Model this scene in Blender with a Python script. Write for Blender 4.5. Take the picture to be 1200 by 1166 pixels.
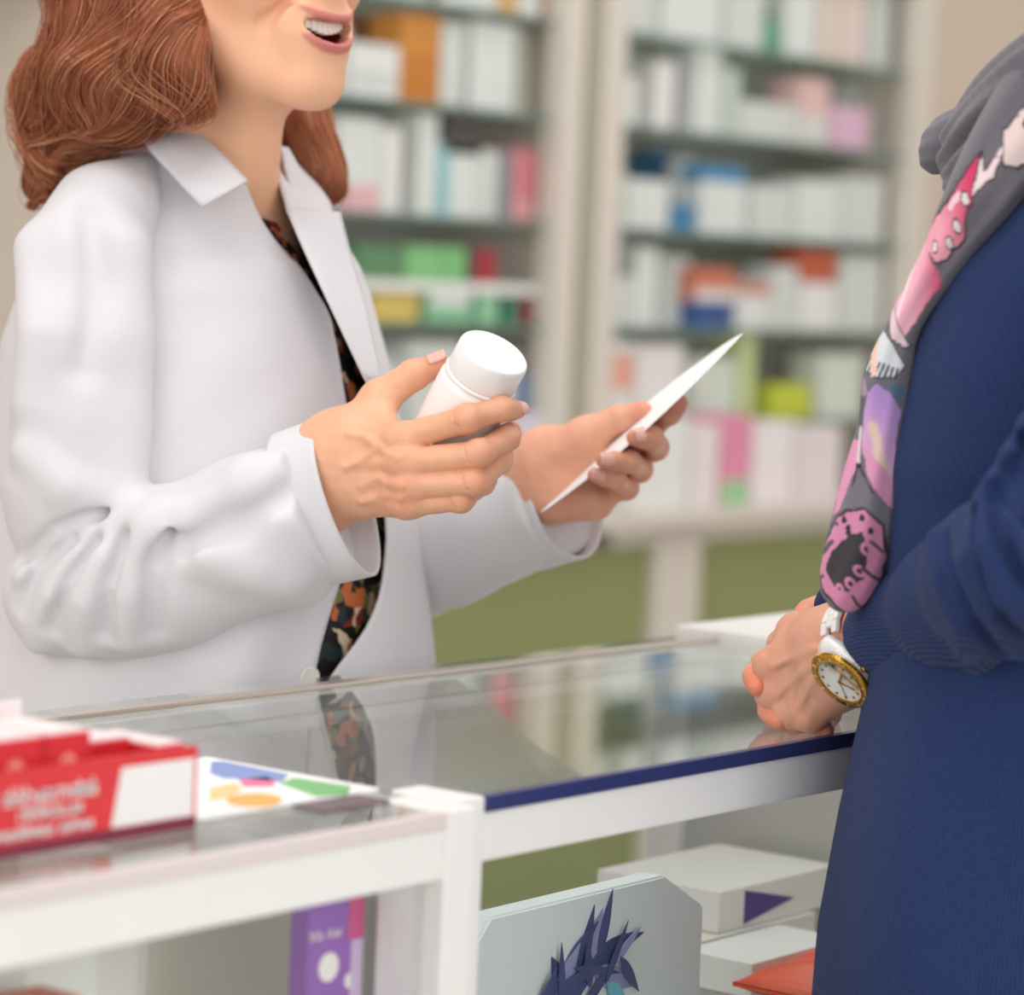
import bpy, bmesh, math, random
import numpy as np
from mathutils import Vector, Matrix
for o in list(bpy.data.objects): bpy.data.objects.remove(o, do_unlink=True)
scene = bpy.context.scene
COL = scene.collection
PI = math.pi

# ------------------------------------------------------------------ camera
# x runs along the counter, y from the customer to the pharmacist, z is up
FPX = 3600.0; ROLL = math.radians(2.5); HORIZON = 314.0; CAM_Z = 1.25
PITCH = math.atan((583 - HORIZON) * math.cos(ROLL) / FPX)
YAW = math.atan(2806.0 / math.sqrt(FPX ** 2 + (583 - HORIZON) ** 2))
FW = np.array([math.cos(YAW) * math.cos(PITCH), math.sin(YAW) * math.cos(PITCH), -math.sin(PITCH)])
_r0 = np.array([math.sin(YAW), -math.cos(YAW), 0.0]); _u0 = np.cross(_r0, FW)
RT = _r0 * math.cos(ROLL) + _u0 * math.sin(ROLL)
UP = -_r0 * math.sin(ROLL) + _u0 * math.cos(ROLL)
CAM = np.array([0.0, 0.0, CAM_Z])
cd = bpy.data.cameras.new('camera'); cam = bpy.data.objects.new('camera', cd); COL.objects.link(cam)
cam.matrix_world = Matrix(((RT[0], UP[0], -FW[0], CAM[0]), (RT[1], UP[1], -FW[1], CAM[1]), (RT[2], UP[2], -FW[2], CAM[2]), (0, 0, 0, 1)))
cd.sensor_width = 36.0; cd.lens = FPX / 1200.0 * 36.0; cd.clip_start = 0.02
cd.dof.use_dof = True; cd.dof.focus_distance = 1.99; cd.dof.aperture_fstop = 4.7
scene.camera = cam

# ------------------------------------------------------------------ light
w = bpy.data.worlds.new('World'); scene.world = w; w.use_nodes = True
w.node_tree.nodes['Background'].inputs[0].default_value = (1.0, 0.985, 0.965, 1)
w.node_tree.nodes['Background'].inputs[1].default_value = 0.86
def area(name, loc, size, power, col, target):
    l = bpy.data.lights.new(name, 'AREA'); l.shape = 'RECTANGLE'; l.size, l.size_y = size; l.energy = power; l.color = col
    o = bpy.data.objects.new(name, l); COL.objects.link(o); o.location = loc
    d = Vector(target) - Vector(loc); o.rotation_euler = d.to_track_quat('-Z', 'Y').to_euler()
    return o
area('ceiling_lamp', (1.5, 1.2, 2.75), (1.8, 0.9), 16, (1, 0.97, 0.93), (1.5, 1.3, 0))
area('ceiling_lamp', (4.2, 2.2, 2.75), (2.2, 0.9), 10, (1, 0.97, 0.92), (4.2, 2.6, 0))
area('left_soft_light', (-1.4, 1.7, 2.1), (1.6, 1.6), 24, (1, 0.975, 0.95), (1.7, 1.3, 1.1))  # broad area light from the camera's left
area('front_fill_light', (0.3, -2.2, 1.9), (3.0, 2.0), 38, (1, 0.985, 0.965), (1.5, 1.2, 1.0))  # fill added behind the camera to brighten rails and coat front
vs = scene.view_settings
vs.view_transform = 'Standard'; vs.look = 'None'; vs.gamma = 1.0; vs.use_curve_mapping = False
vs.exposure = 0.0

# ------------------------------------------------------------------ measuring aids (image pixel -> point of the place)
def ray(x, y): return FW + RT * ((x - 600) / FPX) + UP * ((583 - y) / FPX)
def at(x, y, Z): return CAM + ray(x, y) * Z
def ony(x, y, Y):
    d = ray(x, y); return CAM + d * (Y / d[1])
def onz(x, y, z):
    d = ray(x, y); return CAM + d * ((z - CAM_Z) / d[2])
def proj(P):
    d = np.asarray(P, float) - CAM; z = d @ FW
    return np.stack([600 + FPX * (d @ RT) / z, 583 - FPX * (d @ UP) / z, z], -1)

# ------------------------------------------------------------------ materials
MATS = {}
def s2l(c):
    if isinstance(c, str):
        c = c.lstrip('#'); c = [int(c[i:i + 2], 16) / 255 for i in (0, 2, 4)]
    return tuple(((v / 12.92) if v <= 0.04045 else ((v + 0.055) / 1.055) ** 2.4) for v in c)
def mat(name, col, rough=0.5, noise=0.0, nscale=30, bump=0.0, bscale=200, metal=0.0, spec=0.5, sss=0.0, sssr=(0.01, 0.004, 0.002), sheen=0.0, coat=0.0, emit=0.0):
    if name in MATS: return MATS[name]
    m = bpy.data.materials.new(name); m.use_nodes = True; MATS[name] = m
    nt = m.node_tree; b = nt.nodes['Principled BSDF']; L = nt.links
    c = s2l(col)
    b.inputs['Roughness'].default_value = rough; b.inputs['Metallic'].default_value = metal
    b.inputs['Specular IOR Level'].default_value = spec
    b.inputs['Sheen Weight'].default_value = sheen; b.inputs['Coat Weight'].default_value = coat
    if sss:
        b.inputs['Subsurface Weight'].default_value = sss; b.inputs['Subsurface Radius'].default_value = sssr; b.inputs['Subsurface Scale'].default_value = 1.0
    tc = nt.nodes.new('ShaderNodeTexCoord')
    n = nt.nodes.new('ShaderNodeTexNoise'); n.inputs['Scale'].default_value = nscale; n.inputs['Detail'].default_value = 3
    L.new(tc.outputs['Object'], n.inputs['Vector'])
    mx = nt.nodes.new('ShaderNodeMix'); mx.data_type = 'RGBA'
    mx.inputs['A'].default_value = (*[v * (1 - noise) for v in c], 1); mx.inputs['B'].default_value = (*[min(1, v * (1 + noise)) for v in c], 1)
    L.new(n.outputs['Fac'], mx.inputs['Factor']); L.new(mx.outputs['Result'], b.inputs['Base Color'])
    if bump:
        n2 = nt.nodes.new('ShaderNodeTexNoise'); n2.inputs['Scale'].default_value = bscale; n2.inputs['Detail'].default_value = 2
        L.new(tc.outputs['Object'], n2.inputs['Vector'])
        bp = nt.nodes.new('ShaderNodeBump'); bp.inputs['Strength'].default_value = bump; bp.inputs['Distance'].default_value = 0.001
        L.new(n2.outputs['Fac'], bp.inputs['Height']); L.new(bp.outputs['Normal'], b.inputs['Normal'])
    if emit:
        b.inputs['Emission Color'].default_value = (*c, 1); b.inputs['Emission Strength'].default_value = emit
    return m
def vcol_mat(name, rough=0.8, bump=0.0, bscale=400, sheen=0.0, sss=0.0):
    """colour comes from the printed pattern stored on the mesh (attribute 'print')"""
    m = mat(name, '#808080', rough, bump=bump, bscale=bscale, sheen=sheen, sss=sss)
    nt = m.node_tree; b = nt.nodes['Principled BSDF']
    a = nt.nodes.new('ShaderNodeAttribute'); a.attribute_name = 'print'
    nt.links.new(a.outputs['Color'], b.inputs['Base Color'])
    return m
def glass_mat(name, tint='#eef5f2', ior=1.5, rough=0.0):
    if name in MATS: return MATS[name]
    m = bpy.data.materials.new(name); m.use_nodes = True; MATS[name] = m
    nt = m.node_tree; nt.nodes.clear(); L = nt.links
    out = nt.nodes.new('ShaderNodeOutputMaterial'); mix = nt.nodes.new('ShaderNodeMixShader')
    tr = nt.nodes.new('ShaderNodeBsdfTransparent'); tr.inputs[0].default_value = (*s2l(tint), 1)
    gl = nt.nodes.new('ShaderNodeBsdfGlossy'); gl.inputs['Roughness'].default_value = rough; gl.inputs[0].default_value = (1, 1, 1, 1)
    fr = nt.nodes.new('ShaderNodeFresnel'); ge = nt.nodes.new('ShaderNodeNewGeometry')
    mr = nt.nodes.new('ShaderNodeMapRange'); mr.inputs['To Min'].default_value = ior; mr.inputs['To Max'].default_value = 1 / ior
    L.new(ge.outputs['Backfacing'], mr.inputs['Value']); L.new(mr.outputs['Result'], fr.inputs['IOR'])
    L.new(fr.outputs[0], mix.inputs[0]); L.new(tr.outputs[0], mix.inputs[1]); L.new(gl.outputs[0], mix.inputs[2])
    L.new(mix.outputs[0], out.inputs[0])
    return m

# ------------------------------------------------------------------ objects
LOC = {}
def thing(name, label, cat, loc=(0, 0, 0), group=None):
    o = bpy.data.objects.new(name, None); COL.objects.link(o); o.empty_display_size = 0.05
    o.location = loc; LOC[o] = Vector(loc)
    o['label'] = label; o['category'] = cat
    if group: o['group'] = group
    return o
def link(name, me, m=None, parent=None, label=None, smooth=False):
    """mesh in world coordinates -> object; under an empty it is shifted back so that it stays put"""
    o = bpy.data.objects.new(name, me); COL.objects.link(o)
    if m is not None:
        for x in (m if isinstance(m, (list, tuple)) else [m]): me.materials.append(x)
    if parent is not None:
        o.parent = parent
        o.location = -LOC.get(parent, Vector((0, 0, 0)))
    if label: o['label'] = label
    if smooth: me.polygons.foreach_set('use_smooth', [True] * len(me.polygons))
    return o
def tag(o, label, cat, group=None):
    o['label'] = label; o['category'] = cat
    if group: o['group'] = group
    # single-mesh things get their origin at the base
    me = o.data; v = np.array([p.co for p in me.vertices])
    c = Vector((float((v[:, 0].min() + v[:, 0].max()) / 2), float((v[:, 1].min() + v[:, 1].max()) / 2), float(v[:, 2].min())))
    me.transform(Matrix.Translation(-c)); o.location = o.location + c
    return o
def struct(o): o['kind'] = 'structure'; return o
def pydata(V, F, name='mesh'):
    me = bpy.data.meshes.new(name); me.from_pydata([tuple(map(float, v)) for v in V], [], [tuple(map(int, f)) for f in F]); me.update(); return me
def box_me(x0, x1, y0, y1, z0, z1, bev=0.0, seg=2, rot=0.0, tilt=None):
    bm = bmesh.new(); bmesh.ops.create_cube(bm, size=1)
    c = Vector(((x0 + x1) / 2, (y0 + y1) / 2, (z0 + z1) / 2))
    for v in bm.verts: v.co = Vector((v.co.x * (x1 - x0), v.co.y * (y1 - y0), v.co.z * (z1 - z0)))
    if bev: bmesh.ops.bevel(bm, geom=list(bm.edges), offset=bev, segments=seg, profile=0.7, affect='EDGES')
    if rot: bmesh.ops.rotate(bm, verts=bm.verts, cent=(0, 0, 0), matrix=Matrix.Rotation(rot, 3, 'Z'))
    if tilt is not None: bmesh.ops.rotate(bm, verts=bm.verts, cent=(0, 0, 0), matrix=tilt)
    bmesh.ops.translate(bm, verts=bm.verts, vec=c)
    me = bpy.data.meshes.new('box'); bm.to_mesh(me); bm.free(); return me
def prism_me(pts, y0, y1, axis='y', bev=0.0):
    """polygon (a,b) extruded along an axis"""
    bm = bmesh.new()
    def P(a, b, t): return (a, t, b) if axis == 'y' else ((t, a, b) if axis == 'x' else (a, b, t))
    lo = [bm.verts.new(P(a, b, y0)) for a, b in pts]; hi = [bm.verts.new(P(a, b, y1)) for a, b in pts]
    bm.faces.new(lo); bm.faces.new(list(reversed(hi)))
    for i in range(len(pts)):
        j = (i + 1) % len(pts); bm.faces.new((lo[j], lo[i], hi[i], hi[j]))
    bmesh.ops.recalc_face_normals(bm, faces=bm.faces)
    if bev: bmesh.ops.bevel(bm, geom=list(bm.edges), offset=bev, segments=2, affect='EDGES')
    me = bpy.data.meshes.new('prism'); bm.to_mesh(me); bm.free(); return me
def lathe_me(prof, n=40, M=None, loop=False):
    """profile of (radius, height) turned about z, closed at both ends; M places it"""
    V = []; F = []
    for r, h in prof:
        for i in range(n): V.append((r * math.cos(2 * PI * i / n), r * math.sin(2 * PI * i / n), h))
    for k in range(len(prof) - 1):
        for i in range(n):
            j = (i + 1) % n; F.append((k * n + i, k * n + j, (k + 1) * n + j, (k + 1) * n + i))
    if loop:
        k = len(prof) - 1
        for i in range(n):
            j = (i + 1) % n; F.append((k * n + i, k * n + j, j, i))
    else:
        F.append(tuple(range(n - 1, -1, -1))); F.append(tuple(range((len(prof) - 1) * n, len(prof) * n)))
    me = pydata(V, F)
    if M is not None: me.transform(M)
    return me
def grid_me(P, closed_u=False, closed_v=False, cap=False):
    """P: array (nu, nv, 3) -> quads"""
    nu, nv = P.shape[:2]
    iu = np.arange(nu if closed_u else nu - 1); iv = np.arange(nv if closed_v else nv - 1)
    a, b = np.meshgrid(iu, iv, indexing='ij'); a2 = (a + 1) % nu; b2 = (b + 1) % nv
    F = np.stack([a * nv + b, a2 * nv + b, a2 * nv + b2, a * nv + b2], -1).reshape(-1, 4)
    F = [tuple(f) for f in F.tolist()]
    if cap and closed_v:
        F.append(tuple(range(nv - 1, -1, -1))); F.append(tuple((nu - 1) * nv + i for i in range(nv)))
    return pydata(P.reshape(-1, 3), F)
def set_print(me, cols):
    a = me.color_attributes.new('print', 'FLOAT_COLOR', 'POINT')
    c = np.ones((len(me.vertices), 4), np.float32); c[:, :3] = cols
    a.data.foreach_set('color', c.ravel())
def solidify(o, t, offset=-1.0):
    md = o.modifiers.new('thickness', 'SOLIDIFY'); md.thickness = t; md.offset = offset; return o
def tube_me(pts, rads, n=8, cap=True):
    """round tube through points"""
    P = np.asarray(pts, float); T = np.gradient(P, axis=0); T /= np.linalg.norm(T, axis=1)[:, None] + 1e-12
    ref = np.array([0.3, 0.2, 0.93]); A = np.cross(T, ref); A /= np.linalg.norm(A, axis=1)[:, None] + 1e-12; B = np.cross(T, A)
    r = np.broadcast_to(np.asarray(rads, float), (len(P),))
    t = np.linspace(0, 2 * PI, n, endpoint=False)
    G = P[:, None] + r[:, None, None] * (A[:, None] * np.cos(t)[None, :, None] + B[:, None] * np.sin(t)[None, :, None])
    return grid_me(G, closed_v=True, cap=cap)
def join_me(mes):
    bm = bmesh.new()
    for m in mes: bm.from_mesh(m)
    me = bpy.data.meshes.new('joined'); bm.to_mesh(me); bm.free(); return me
def spline(pts, n):
    """Catmull-Rom through rows of pts -> n rows, spaced evenly in parameter"""
    P = np.asarray(pts, float); m = len(P)
    E = np.vstack([2 * P[0] - P[1], P, 2 * P[-1] - P[-2]])
    t = np.linspace(0, m - 1 - 1e-9, n); i = t.astype(int); u = (t - i)[:, None]
    a, b, c, d = E[i], E[i + 1], E[i + 2], E[i + 3]
    return 0.5 * (2 * b + (c - a) * u + (2 * a - 5 * b + 4 * c - d) * u ** 2 + (-a + 3 * b - 3 * c + d) * u ** 3)
def sstep(a, b, x):
    t = np.clip((x - a) / (b - a), 0, 1); return t * t * (3 - 2 * t)
# ================================================================== the room
M_WHITE = mat('white_paint', '#f1efec', 0.35, 0.03)
M_FRAME = mat('white_frame', '#f4f3f1', 0.3, 0.02)
M_CREAM = mat('cream_frame', '#d8d0c5', 0.45, 0.03)
M_WALL = mat('beige_wall', '#d9c8b9', 0.8, 0.04, 6)
M_FLOOR = mat('floor_tile', '#bdb8ae', 0.35, 0.08, 4)
M_BACK = mat('pale_back_panel', '#c9cec6', 0.4, 0.05, 5)
M_GREEN = mat('olive_panel', '#8d9460', 0.4, 0.06, 8)
M_SGLASS = glass_mat('shelf_glass', '#fafdfb')
M_EDGE = mat('glass_edge', '#6f8880', 0.15)
M_TOPGL = glass_mat('counter_glass', '#fafcfb', 1.62)
M_FRGL = glass_mat('front_glass', '#fdfefd', 1.45)
M_NAVY = mat('navy_edge', '#343c6e', 0.25)
M_STEEL = mat('brushed_metal', '#cfc6ba', 0.3, 0.05, metal=0.6)
M_GREY = mat('grey_laminate', '#c3c2bd', 0.5, 0.04)
M_DARK = mat('dark_hole', '#4b4a4a', 0.6)
M_BLACK = mat('black_glass', '#3b3b3f', 0.08, spec=0.8)
M_MINT = mat('mint_strip', '#b9c496', 0.5)

struct(link('floor', box_me(-2.5, 8.5, -2.5, 3.5, -0.05, 0), M_FLOOR))
struct(link('wall_back', box_me(-2.5, 8.5, 3.42, 3.52, 0, 2.8), M_WALL))
struct(link('wall_right', box_me(8.3, 8.5, -2.5, 3.42, 0, 2.8), M_WALL))

SHELF_Z = [0.99, 1.157, 1.327, 1.502, 1.66, 1.82, 1.98]
def cabinet(x0, x1, label, base_label):
    c = thing('wall_cabinet', label, 'cabinet', ((x0 + x1) / 2, 3.25, 0.85))
    w = 0.062
    for a in (x0, x1 - w):
        link('post', box_me(a, a + w, 3.08, 3.12, 0.85, 2.15, 0.003), M_CREAM, c)
    for a in (x0, x1 - 0.018):
        link('side_panel', box_me(a + 0.0, a + 0.018, 3.12, 3.4, 0.85, 2.15), M_CREAM, c)
    link('back_panel', box_me(x0, x1, 3.4, 3.415, 0.85, 2.15), M_BACK, c)
    link('top_board', box_me(x0, x1, 3.08, 3.41, 2.15, 2.19, 0.003), M_CREAM, c)
    for z in SHELF_Z:
        s = link('shelf', box_me(x0 + 0.02, x1 - 0.02, 3.105, 3.4, z - 0.008, z), M_SGLASS, c, 'clear glass shelf')
        link('shelf_edge', box_me(x0 + 0.02, x1 - 0.02, 3.101, 3.105, z - 0.0085, z + 0.0005), M_EDGE, s)
    for k in range(2):
        a = x0 + (0.1 if k == 0 else (x1 - x0) * 0.52)
        link('shelf_rail', box_me(a, a + 0.012, 3.385, 3.4, 0.87, 2.13), M_STEEL, c)
    b = thing('base_cabinet', base_label, 'cabinet', ((x0 + x1) / 2, 3.2, 0))
    link('worktop', box_me(x0 - 0.0, x1, 2.98, 3.41, 0.822, 0.847, 0.004), M_CREAM, b)
    link('carcass', box_me(x0 + 0.01, x1 - 0.01, 3.06, 3.4, 0.08, 0.80), M_GREY, b)
    link('plinth', box_me(x0 + 0.01, x1 - 0.01, 3.08, 3.4, 0.0, 0.08), M_DARK, b)
    link('top_rail', box_me(x0, x1, 3.02, 3.05, 0.79, 0.822), M_CREAM, b)
    return b
b = cabinet(4.166, 5.236, 'cream glass-shelved wall cabinet on the right, behind the scarf wearer', 'cream base cabinet with olive panels under the right wall cabinet')
for a, e in ((4.43, 5.02), (5.03, 5.2)):
    link('panel', box_me(a, e, 3.035, 3.05, 0.1, 0.79, 0.002), M_GREEN, b, 'olive green sliding panel')
link('post', box_me(4.292, 4.425, 3.015, 3.05, 0.0, 0.80, 0.003), M_CREAM, b)
link('post', box_me(5.2, 5.235, 3.015, 3.05, 0.0, 0.80, 0.003), M_CREAM, b)
link('handle', box_me(5.0, 5.03, 3.028, 3.05, 0.1, 0.79), mat('olive_dark', '#6a6f45', 0.5), b)
b = cabinet(2.98, 4.11, 'cream glass-shelved wall cabinet on the left, behind the smiling pharmacist', 'cream base cabinet with olive panels under the left wall cabinet')
for a, e in ((3.03, 3.55), (3.56, 4.29)):
    link('panel', box_me(a, e, 3.035, 3.05, 0.1, 0.79, 0.002), M_GREEN, b, 'olive green sliding panel')
link('post', box_me(2.98, 3.03, 3.015, 3.05, 0.0, 0.80, 0.003), M_CREAM, b)
tag(link('filler_strip', box_me(4.111, 4.165, 3.14, 3.4, 0.85, 2.15), M_MINT), 'pale green upright strip between the two wall cabinets', 'strip')
tag(link('worktop_joint', box_me(4.112, 4.164, 2.982, 3.41, 0.822, 0.846), M_CREAM), 'short cream worktop piece joining the two base cabinets', 'worktop')
struct(link('trim_1', box_me(5.3, 5.34, 3.405, 3.42, 0, 2.8), M_CREAM))

# ------------------------------------------------------------------ goods on the wall shelves
rnd = random.Random(4)
def carton(px0, py0, px1, py1, col, label, depth=0.07, back=0.0, z=None, band=None, cat='box', name='medicine_box', kind='carton', group='goods on the wall shelves', Y0=3.125):
    """a carton standing where its outline shows; z = height of the board it stands on"""
    Y = Y0 + back
    a = ony(px0, (py0 + py1) / 2, Y); e = ony(px1, (py0 + py1) / 2, Y)
    zt = ony((px0 + px1) / 2, py0, Y)[2]; zb = ony((px0 + px1) / 2, py1, Y)[2]
    if z is None:
        z = min(SHELF_Z + [0.847], key=lambda s: abs(s - zb))
        z += 0.0006
    x0, x1 = a[0], e[0]
    c = thing(name, label, cat, ((x0 + x1) / 2, Y + depth / 2, z), group)
    m = mat('pack_' + col.strip('#'), col, 0.5, 0.06, 25)
    zt = max(zt, z + 0.02)
    if kind == 'carton':
        bd = link('body', box_me(x0, x1, Y, Y + depth, z, zt, 0.0015), m, c)
        link('tuck_flap', box_me(x0 + 0.003, x1 - 0.003, Y - 0.0006, Y + depth * 0.9, zt, zt + 0.0008), m, c)
        if band: 
            h = zt - z
            link('label_panel', box_me(x0 + 0.004, x1 - 0.004, Y - 0.0008, Y, z + h * band[1], z + h * band[2]), mat('pack_' + band[0].strip('#'), band[0], 0.5, 0.05, 25), c)
    else:   # bottle
        r = (x1 - x0) / 2; h = zt - z
        T = Matrix.Translation(((x0 + x1) / 2, Y + r, z))
        link('body', lathe_me([(r * .92, 0), (r, .004), (r, h * .62), (r * .9, h * .7), (r * .5, h * .76), (r * .5, h * .78)], 28, T), m, c, smooth=True)
        link('cap', lathe_me([(r * .58, h * .78), (r * .6, h * .8), (r * .6, h * .97), (r * .55, h)], 24, T), mat('pack_' + band[0].strip('#'), band[0], 0.4), c)
    return c
W1, W2, W3, W4 = '#dde1de', '#d3d7d3', '#c7ccc8', '#e6e6e4'
LEFT = 'of left cabinet'; RIGHT = 'of right cabinet'
sh = {'A': 'top visible shelf', 'B': 'second shelf', 'C': 'third shelf', 'D': 'fourth shelf', 'E': 'lowest shelf'}
# left cabinet, shelf A
carton(440, -60, 500, 8, W2, 'off-white carton above the orange box on the top visible shelf ' + LEFT)
carton(520, -50, 583, 9, W1, 'white carton left of the yellow one on the top visible shelf ' + LEFT)
carton(586, -40, 606, 10, '#d8b06a', 'small ochre yellow carton on the top visible shelf ' + LEFT)
carton(610, -52, 634, 10, W1, 'narrow white carton between ochre and orange ones, top visible shelf ' + LEFT)
carton(637, -30, 652, 11, '#cf9152', 'small orange carton at the right end of the top visible shelf ' + LEFT)
# shelf B
carton(340, 30, 408, 116, W2, 'off-white carton beside the pharmacist\'s chin on the second shelf ' + LEFT)
carton(411, 52, 468, 117, W4, 'short white carton left of the orange box on the second shelf ' + LEFT, band=(W2, .2, .5))
carton(414, 19, 462, 60, '#a3705a', 'brown-red carton behind and above the short white carton, second shelf ' + LEFT, back=0.1, z=1.503)
carton(470, 17, 515, 120, '#d08a3c', 'tall orange-brown carton on the second shelf ' + LEFT, band=('#c67a2c', .05, .55))
carton(517, 27, 544, 121, W2, 'tall narrow white carton just right of the orange box ' + LEFT)
carton(547, 36, 558, 100, '#a9b5a8', 'thin grey-green carton between white cartons on the second shelf ' + LEFT, back=0.05, z=1.503)
carton(552, 27, 604, 124, W1, 'wide white carton at the right of the second shelf ' + LEFT, back=0.004)
carton(607, 34, 624, 126, '#cfcbc0', 'beige grey carton at the right end of the second shelf ' + LEFT, back=0.03, z=1.503)
# shelf C
carton(330, 150, 392, 246, W2, 'white carton behind the red hair on the third shelf ' + LEFT)
carton(396, 138, 446, 248, W1, 'white carton with a pink mark low on it, third shelf ' + LEFT, band=('#e6b6b8', .0, .28))
carton(448, 150, 470, 249, W4, 'white carton right of the pink-marked one, third shelf ' + LEFT)
carton(472, 155, 480, 249, '#b3aba6', 'thin taupe carton between two white ones, third shelf ' + LEFT, back=0.03)
carton(490, 134, 512, 250, W1, 'tall white carton left of the teal strip box, third shelf ' + LEFT)
carton(513, 168, 526, 252, '#8cc3cc', 'narrow teal carton on the third shelf ' + LEFT)
carton(527, 170, 560, 253, W1, 'white carton right of the teal box, third shelf ' + LEFT)
carton(561, 176, 583, 254, W2, 'grey-white carton left of the dark grey spine, third shelf ' + LEFT)
c = carton(522, 137, 566, 169, '#4d4644', 'dark brown carton lying across the white carton, third shelf ' + LEFT, z=1.4265, depth=.06)
carton(585, 178, 600, 255, '#878d8f', 'narrow dark grey carton beside the pink one, third shelf ' + LEFT)
carton(601, 175, 628, 256, '#d3808a', 'pink-red carton at the right of the third shelf ' + LEFT, band=('#dca0a4', .05, .3))
# shelf D: two layers
for (a, e, col, lab) in ((420, 432, '#55705a', 'dark bottle-green carton at the left of the lower row'), (434, 490, '#d8bd66', 'yellow carton in the lower row'),
                      (501, 552, '#86c398', 'light green carton with white top in the lower row'), (562, 583, '#9ad0a8', 'narrow mint carton in the lower row'),
                      (592, 609, '#3f7f68', 'dark green carton in the lower row'), (610, 637, '#8e1f2c', 'crimson carton at the right end of the lower row')):
    carton(a, 343, e, 381, col, lab + ', fourth shelf ' + LEFT, band=(('#e8ece6', .55, .98) if a in (501,) else None), z=1.1576)
for (a, e, t, col, lab) in ((418, 474, 287, '#5f8a62', 'mid green carton in the upper row'), (476, 516, 289, '#86c486', 'pale green carton in the upper row'),
                      (517, 546, 290, '#7fbf7c', 'bright green carton in the upper row'), (547, 557, 292, '#4d4a46', 'thin dark carton in the upper row'),
                      (558, 582, 293, '#a8323f', 'crimson carton in the upper row')):
    zb = ony(500, 343, 3.125)[2] + 0.0005
    # a white tray carries the upper row
    carton(a, t, e, 330, col, lab + ', fourth shelf ' + LEFT, z=zb + 0.019 if False else zb + 0.0188, depth=.065)
zb = ony(500, 343, 3.125)[2]
t0 = ony(414, 340, 3.12)[0]; t1 = ony(640, 340, 3.12)[0]
tag(link('carton_tray', box_me(t0, t1, 3.118, 3.2, zb + 0.001, zb + 0.018, .002), mat('pack_eceeea', '#eceeea', .5)), 'flat white tray between two rows of green cartons, fourth shelf of the left wall cabinet', 'tray')
# shelf E
carton(420, 420, 470, 498, W3, 'grey-white carton behind the thumb on the lowest shelf ' + LEFT)
carton(478, 400, 540, 498, W2, 'white carton behind the held bottle on the lowest shelf ' + LEFT)
carton(560, 415, 606, 499, W3, 'pale grey carton right of the held bottle on the lowest shelf ' + LEFT)
carton(609, 438, 623, 472, '#5f86b5', 'small blue carton at the right of the lowest shelf ' + LEFT, z=.9906)
carton(624, 436, 640, 474, '#df8a55', 'small orange carton at the right end of the lowest shelf ' + LEFT, z=.9906)
# left worktop
carton(540, 505, 600, 568, W2, 'white carton on the left worktop below the orange carton', Y0=3.06)
carton(604, 485, 640, 566, '#d9d3dd', 'pale lilac carton on the left worktop', Y0=3.06)
# right cabinet, shelf A
carton(722, -60, 770, 30, W2, 'white carton at the left end of the top visible shelf ' + RIGHT)
carton(776, -40, 846, 36, W1, 'wide white carton left of the green bottle, top visible shelf ' + RIGHT)
carton(852, -50, 896, 45, W2, 'off-white carton just left of the green capped bottle, top visible shelf ' + RIGHT)
carton(899, 12, 919, 54, '#4f9a74', 'small green bottle with dark cap on the top visible shelf ' + RIGHT, kind='bottle', band=('#3d6e58',), cat='bottle', name='medicine_bottle')
carton(923, -60, 958, 57, W1, 'tall white carton right of the green bottle, top visible shelf ' + RIGHT)
carton(962, -50, 984, 61, '#dfd0c4', 'narrow beige carton on the top visible shelf ' + RIGHT)
carton(987, -50, 1015, 64, '#e3cfc8', 'pinkish beige carton on the top visible shelf ' + RIGHT)
carton(1018, -30, 1045, 66, W3, 'grey-white carton at the right end of the top visible shelf ' + RIGHT)
# shelf B
carton(717, 90, 748, 146, W1, 'white carton at the left end of the second shelf ' + RIGHT)
carton(767, 72, 790, 148, W4, 'slim white carton standing alone on the second shelf ' + RIGHT)
carton(793, 90, 803, 150, '#a9a3a8', 'thin mauve grey carton on the second shelf ' + RIGHT, back=.03)
carton(816, 57, 845, 152, W1, 'tall white carton near the middle of the second shelf ' + RIGHT)
carton(849, 80, 866, 155, '#c5d0c8', 'pale mint carton right of the tall white one, second shelf ' + RIGHT)
carton(868, 121, 934, 158, W2, 'low wide white carton on the second shelf ' + RIGHT)
carton(936, 92, 972, 162, '#e0bcb8', 'salmon pink carton on the second shelf ' + RIGHT, band=(W2, .02, .45))
carton(975, 126, 1018, 168, '#dcb4cc', 'lilac pink carton at the right of the second shelf ' + RIGHT)
carton(985, 98, 1030, 130, W2, 'white carton behind the lilac pink one, second shelf ' + RIGHT, back=.1, z=1.503)
# shelf C
carton(712, 200, 733, 266, W3, 'grey-white carton at the left end of the third shelf ' + RIGHT)
carton(735, 211, 784, 267, W1, 'white carton left of the blue capped bottle, third shelf ' + RIGHT)
carton(772, 176, 791, 240, '#4a7fa8', 'tall blue carton behind the white one, third shelf ' + RIGHT, back=.09, z=1.3276)
carton(788, 240, 814, 269, '#3f7fae', 'small blue carton at the front of the third shelf ' + RIGHT, depth=.04)
carton(793, 186, 812, 245, W2, 'white carton behind the small blue one, third shelf ' + RIGHT, back=.045, depth=.025, z=1.3276)
carton(821, 214, 874, 271, W1, 'white carton under the flat blue box, third shelf ' + RIGHT)
zb = ony(848, 214, 3.125)[2]
carton(821, 196, 874, 213, '#4b8fba', 'flat blue carton lying on a white carton, third shelf ' + RIGHT, z=zb + .0015)
carton(880, 218, 930, 273, W2, 'white carton in the middle right of the third shelf ' + RIGHT)
carton(934, 212, 985, 275, W1, 'wide white carton on the third shelf ' + RIGHT)
carton(988, 208, 1036, 277, W2, 'off-white carton at the right end of the third shelf ' + RIGHT)
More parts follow.
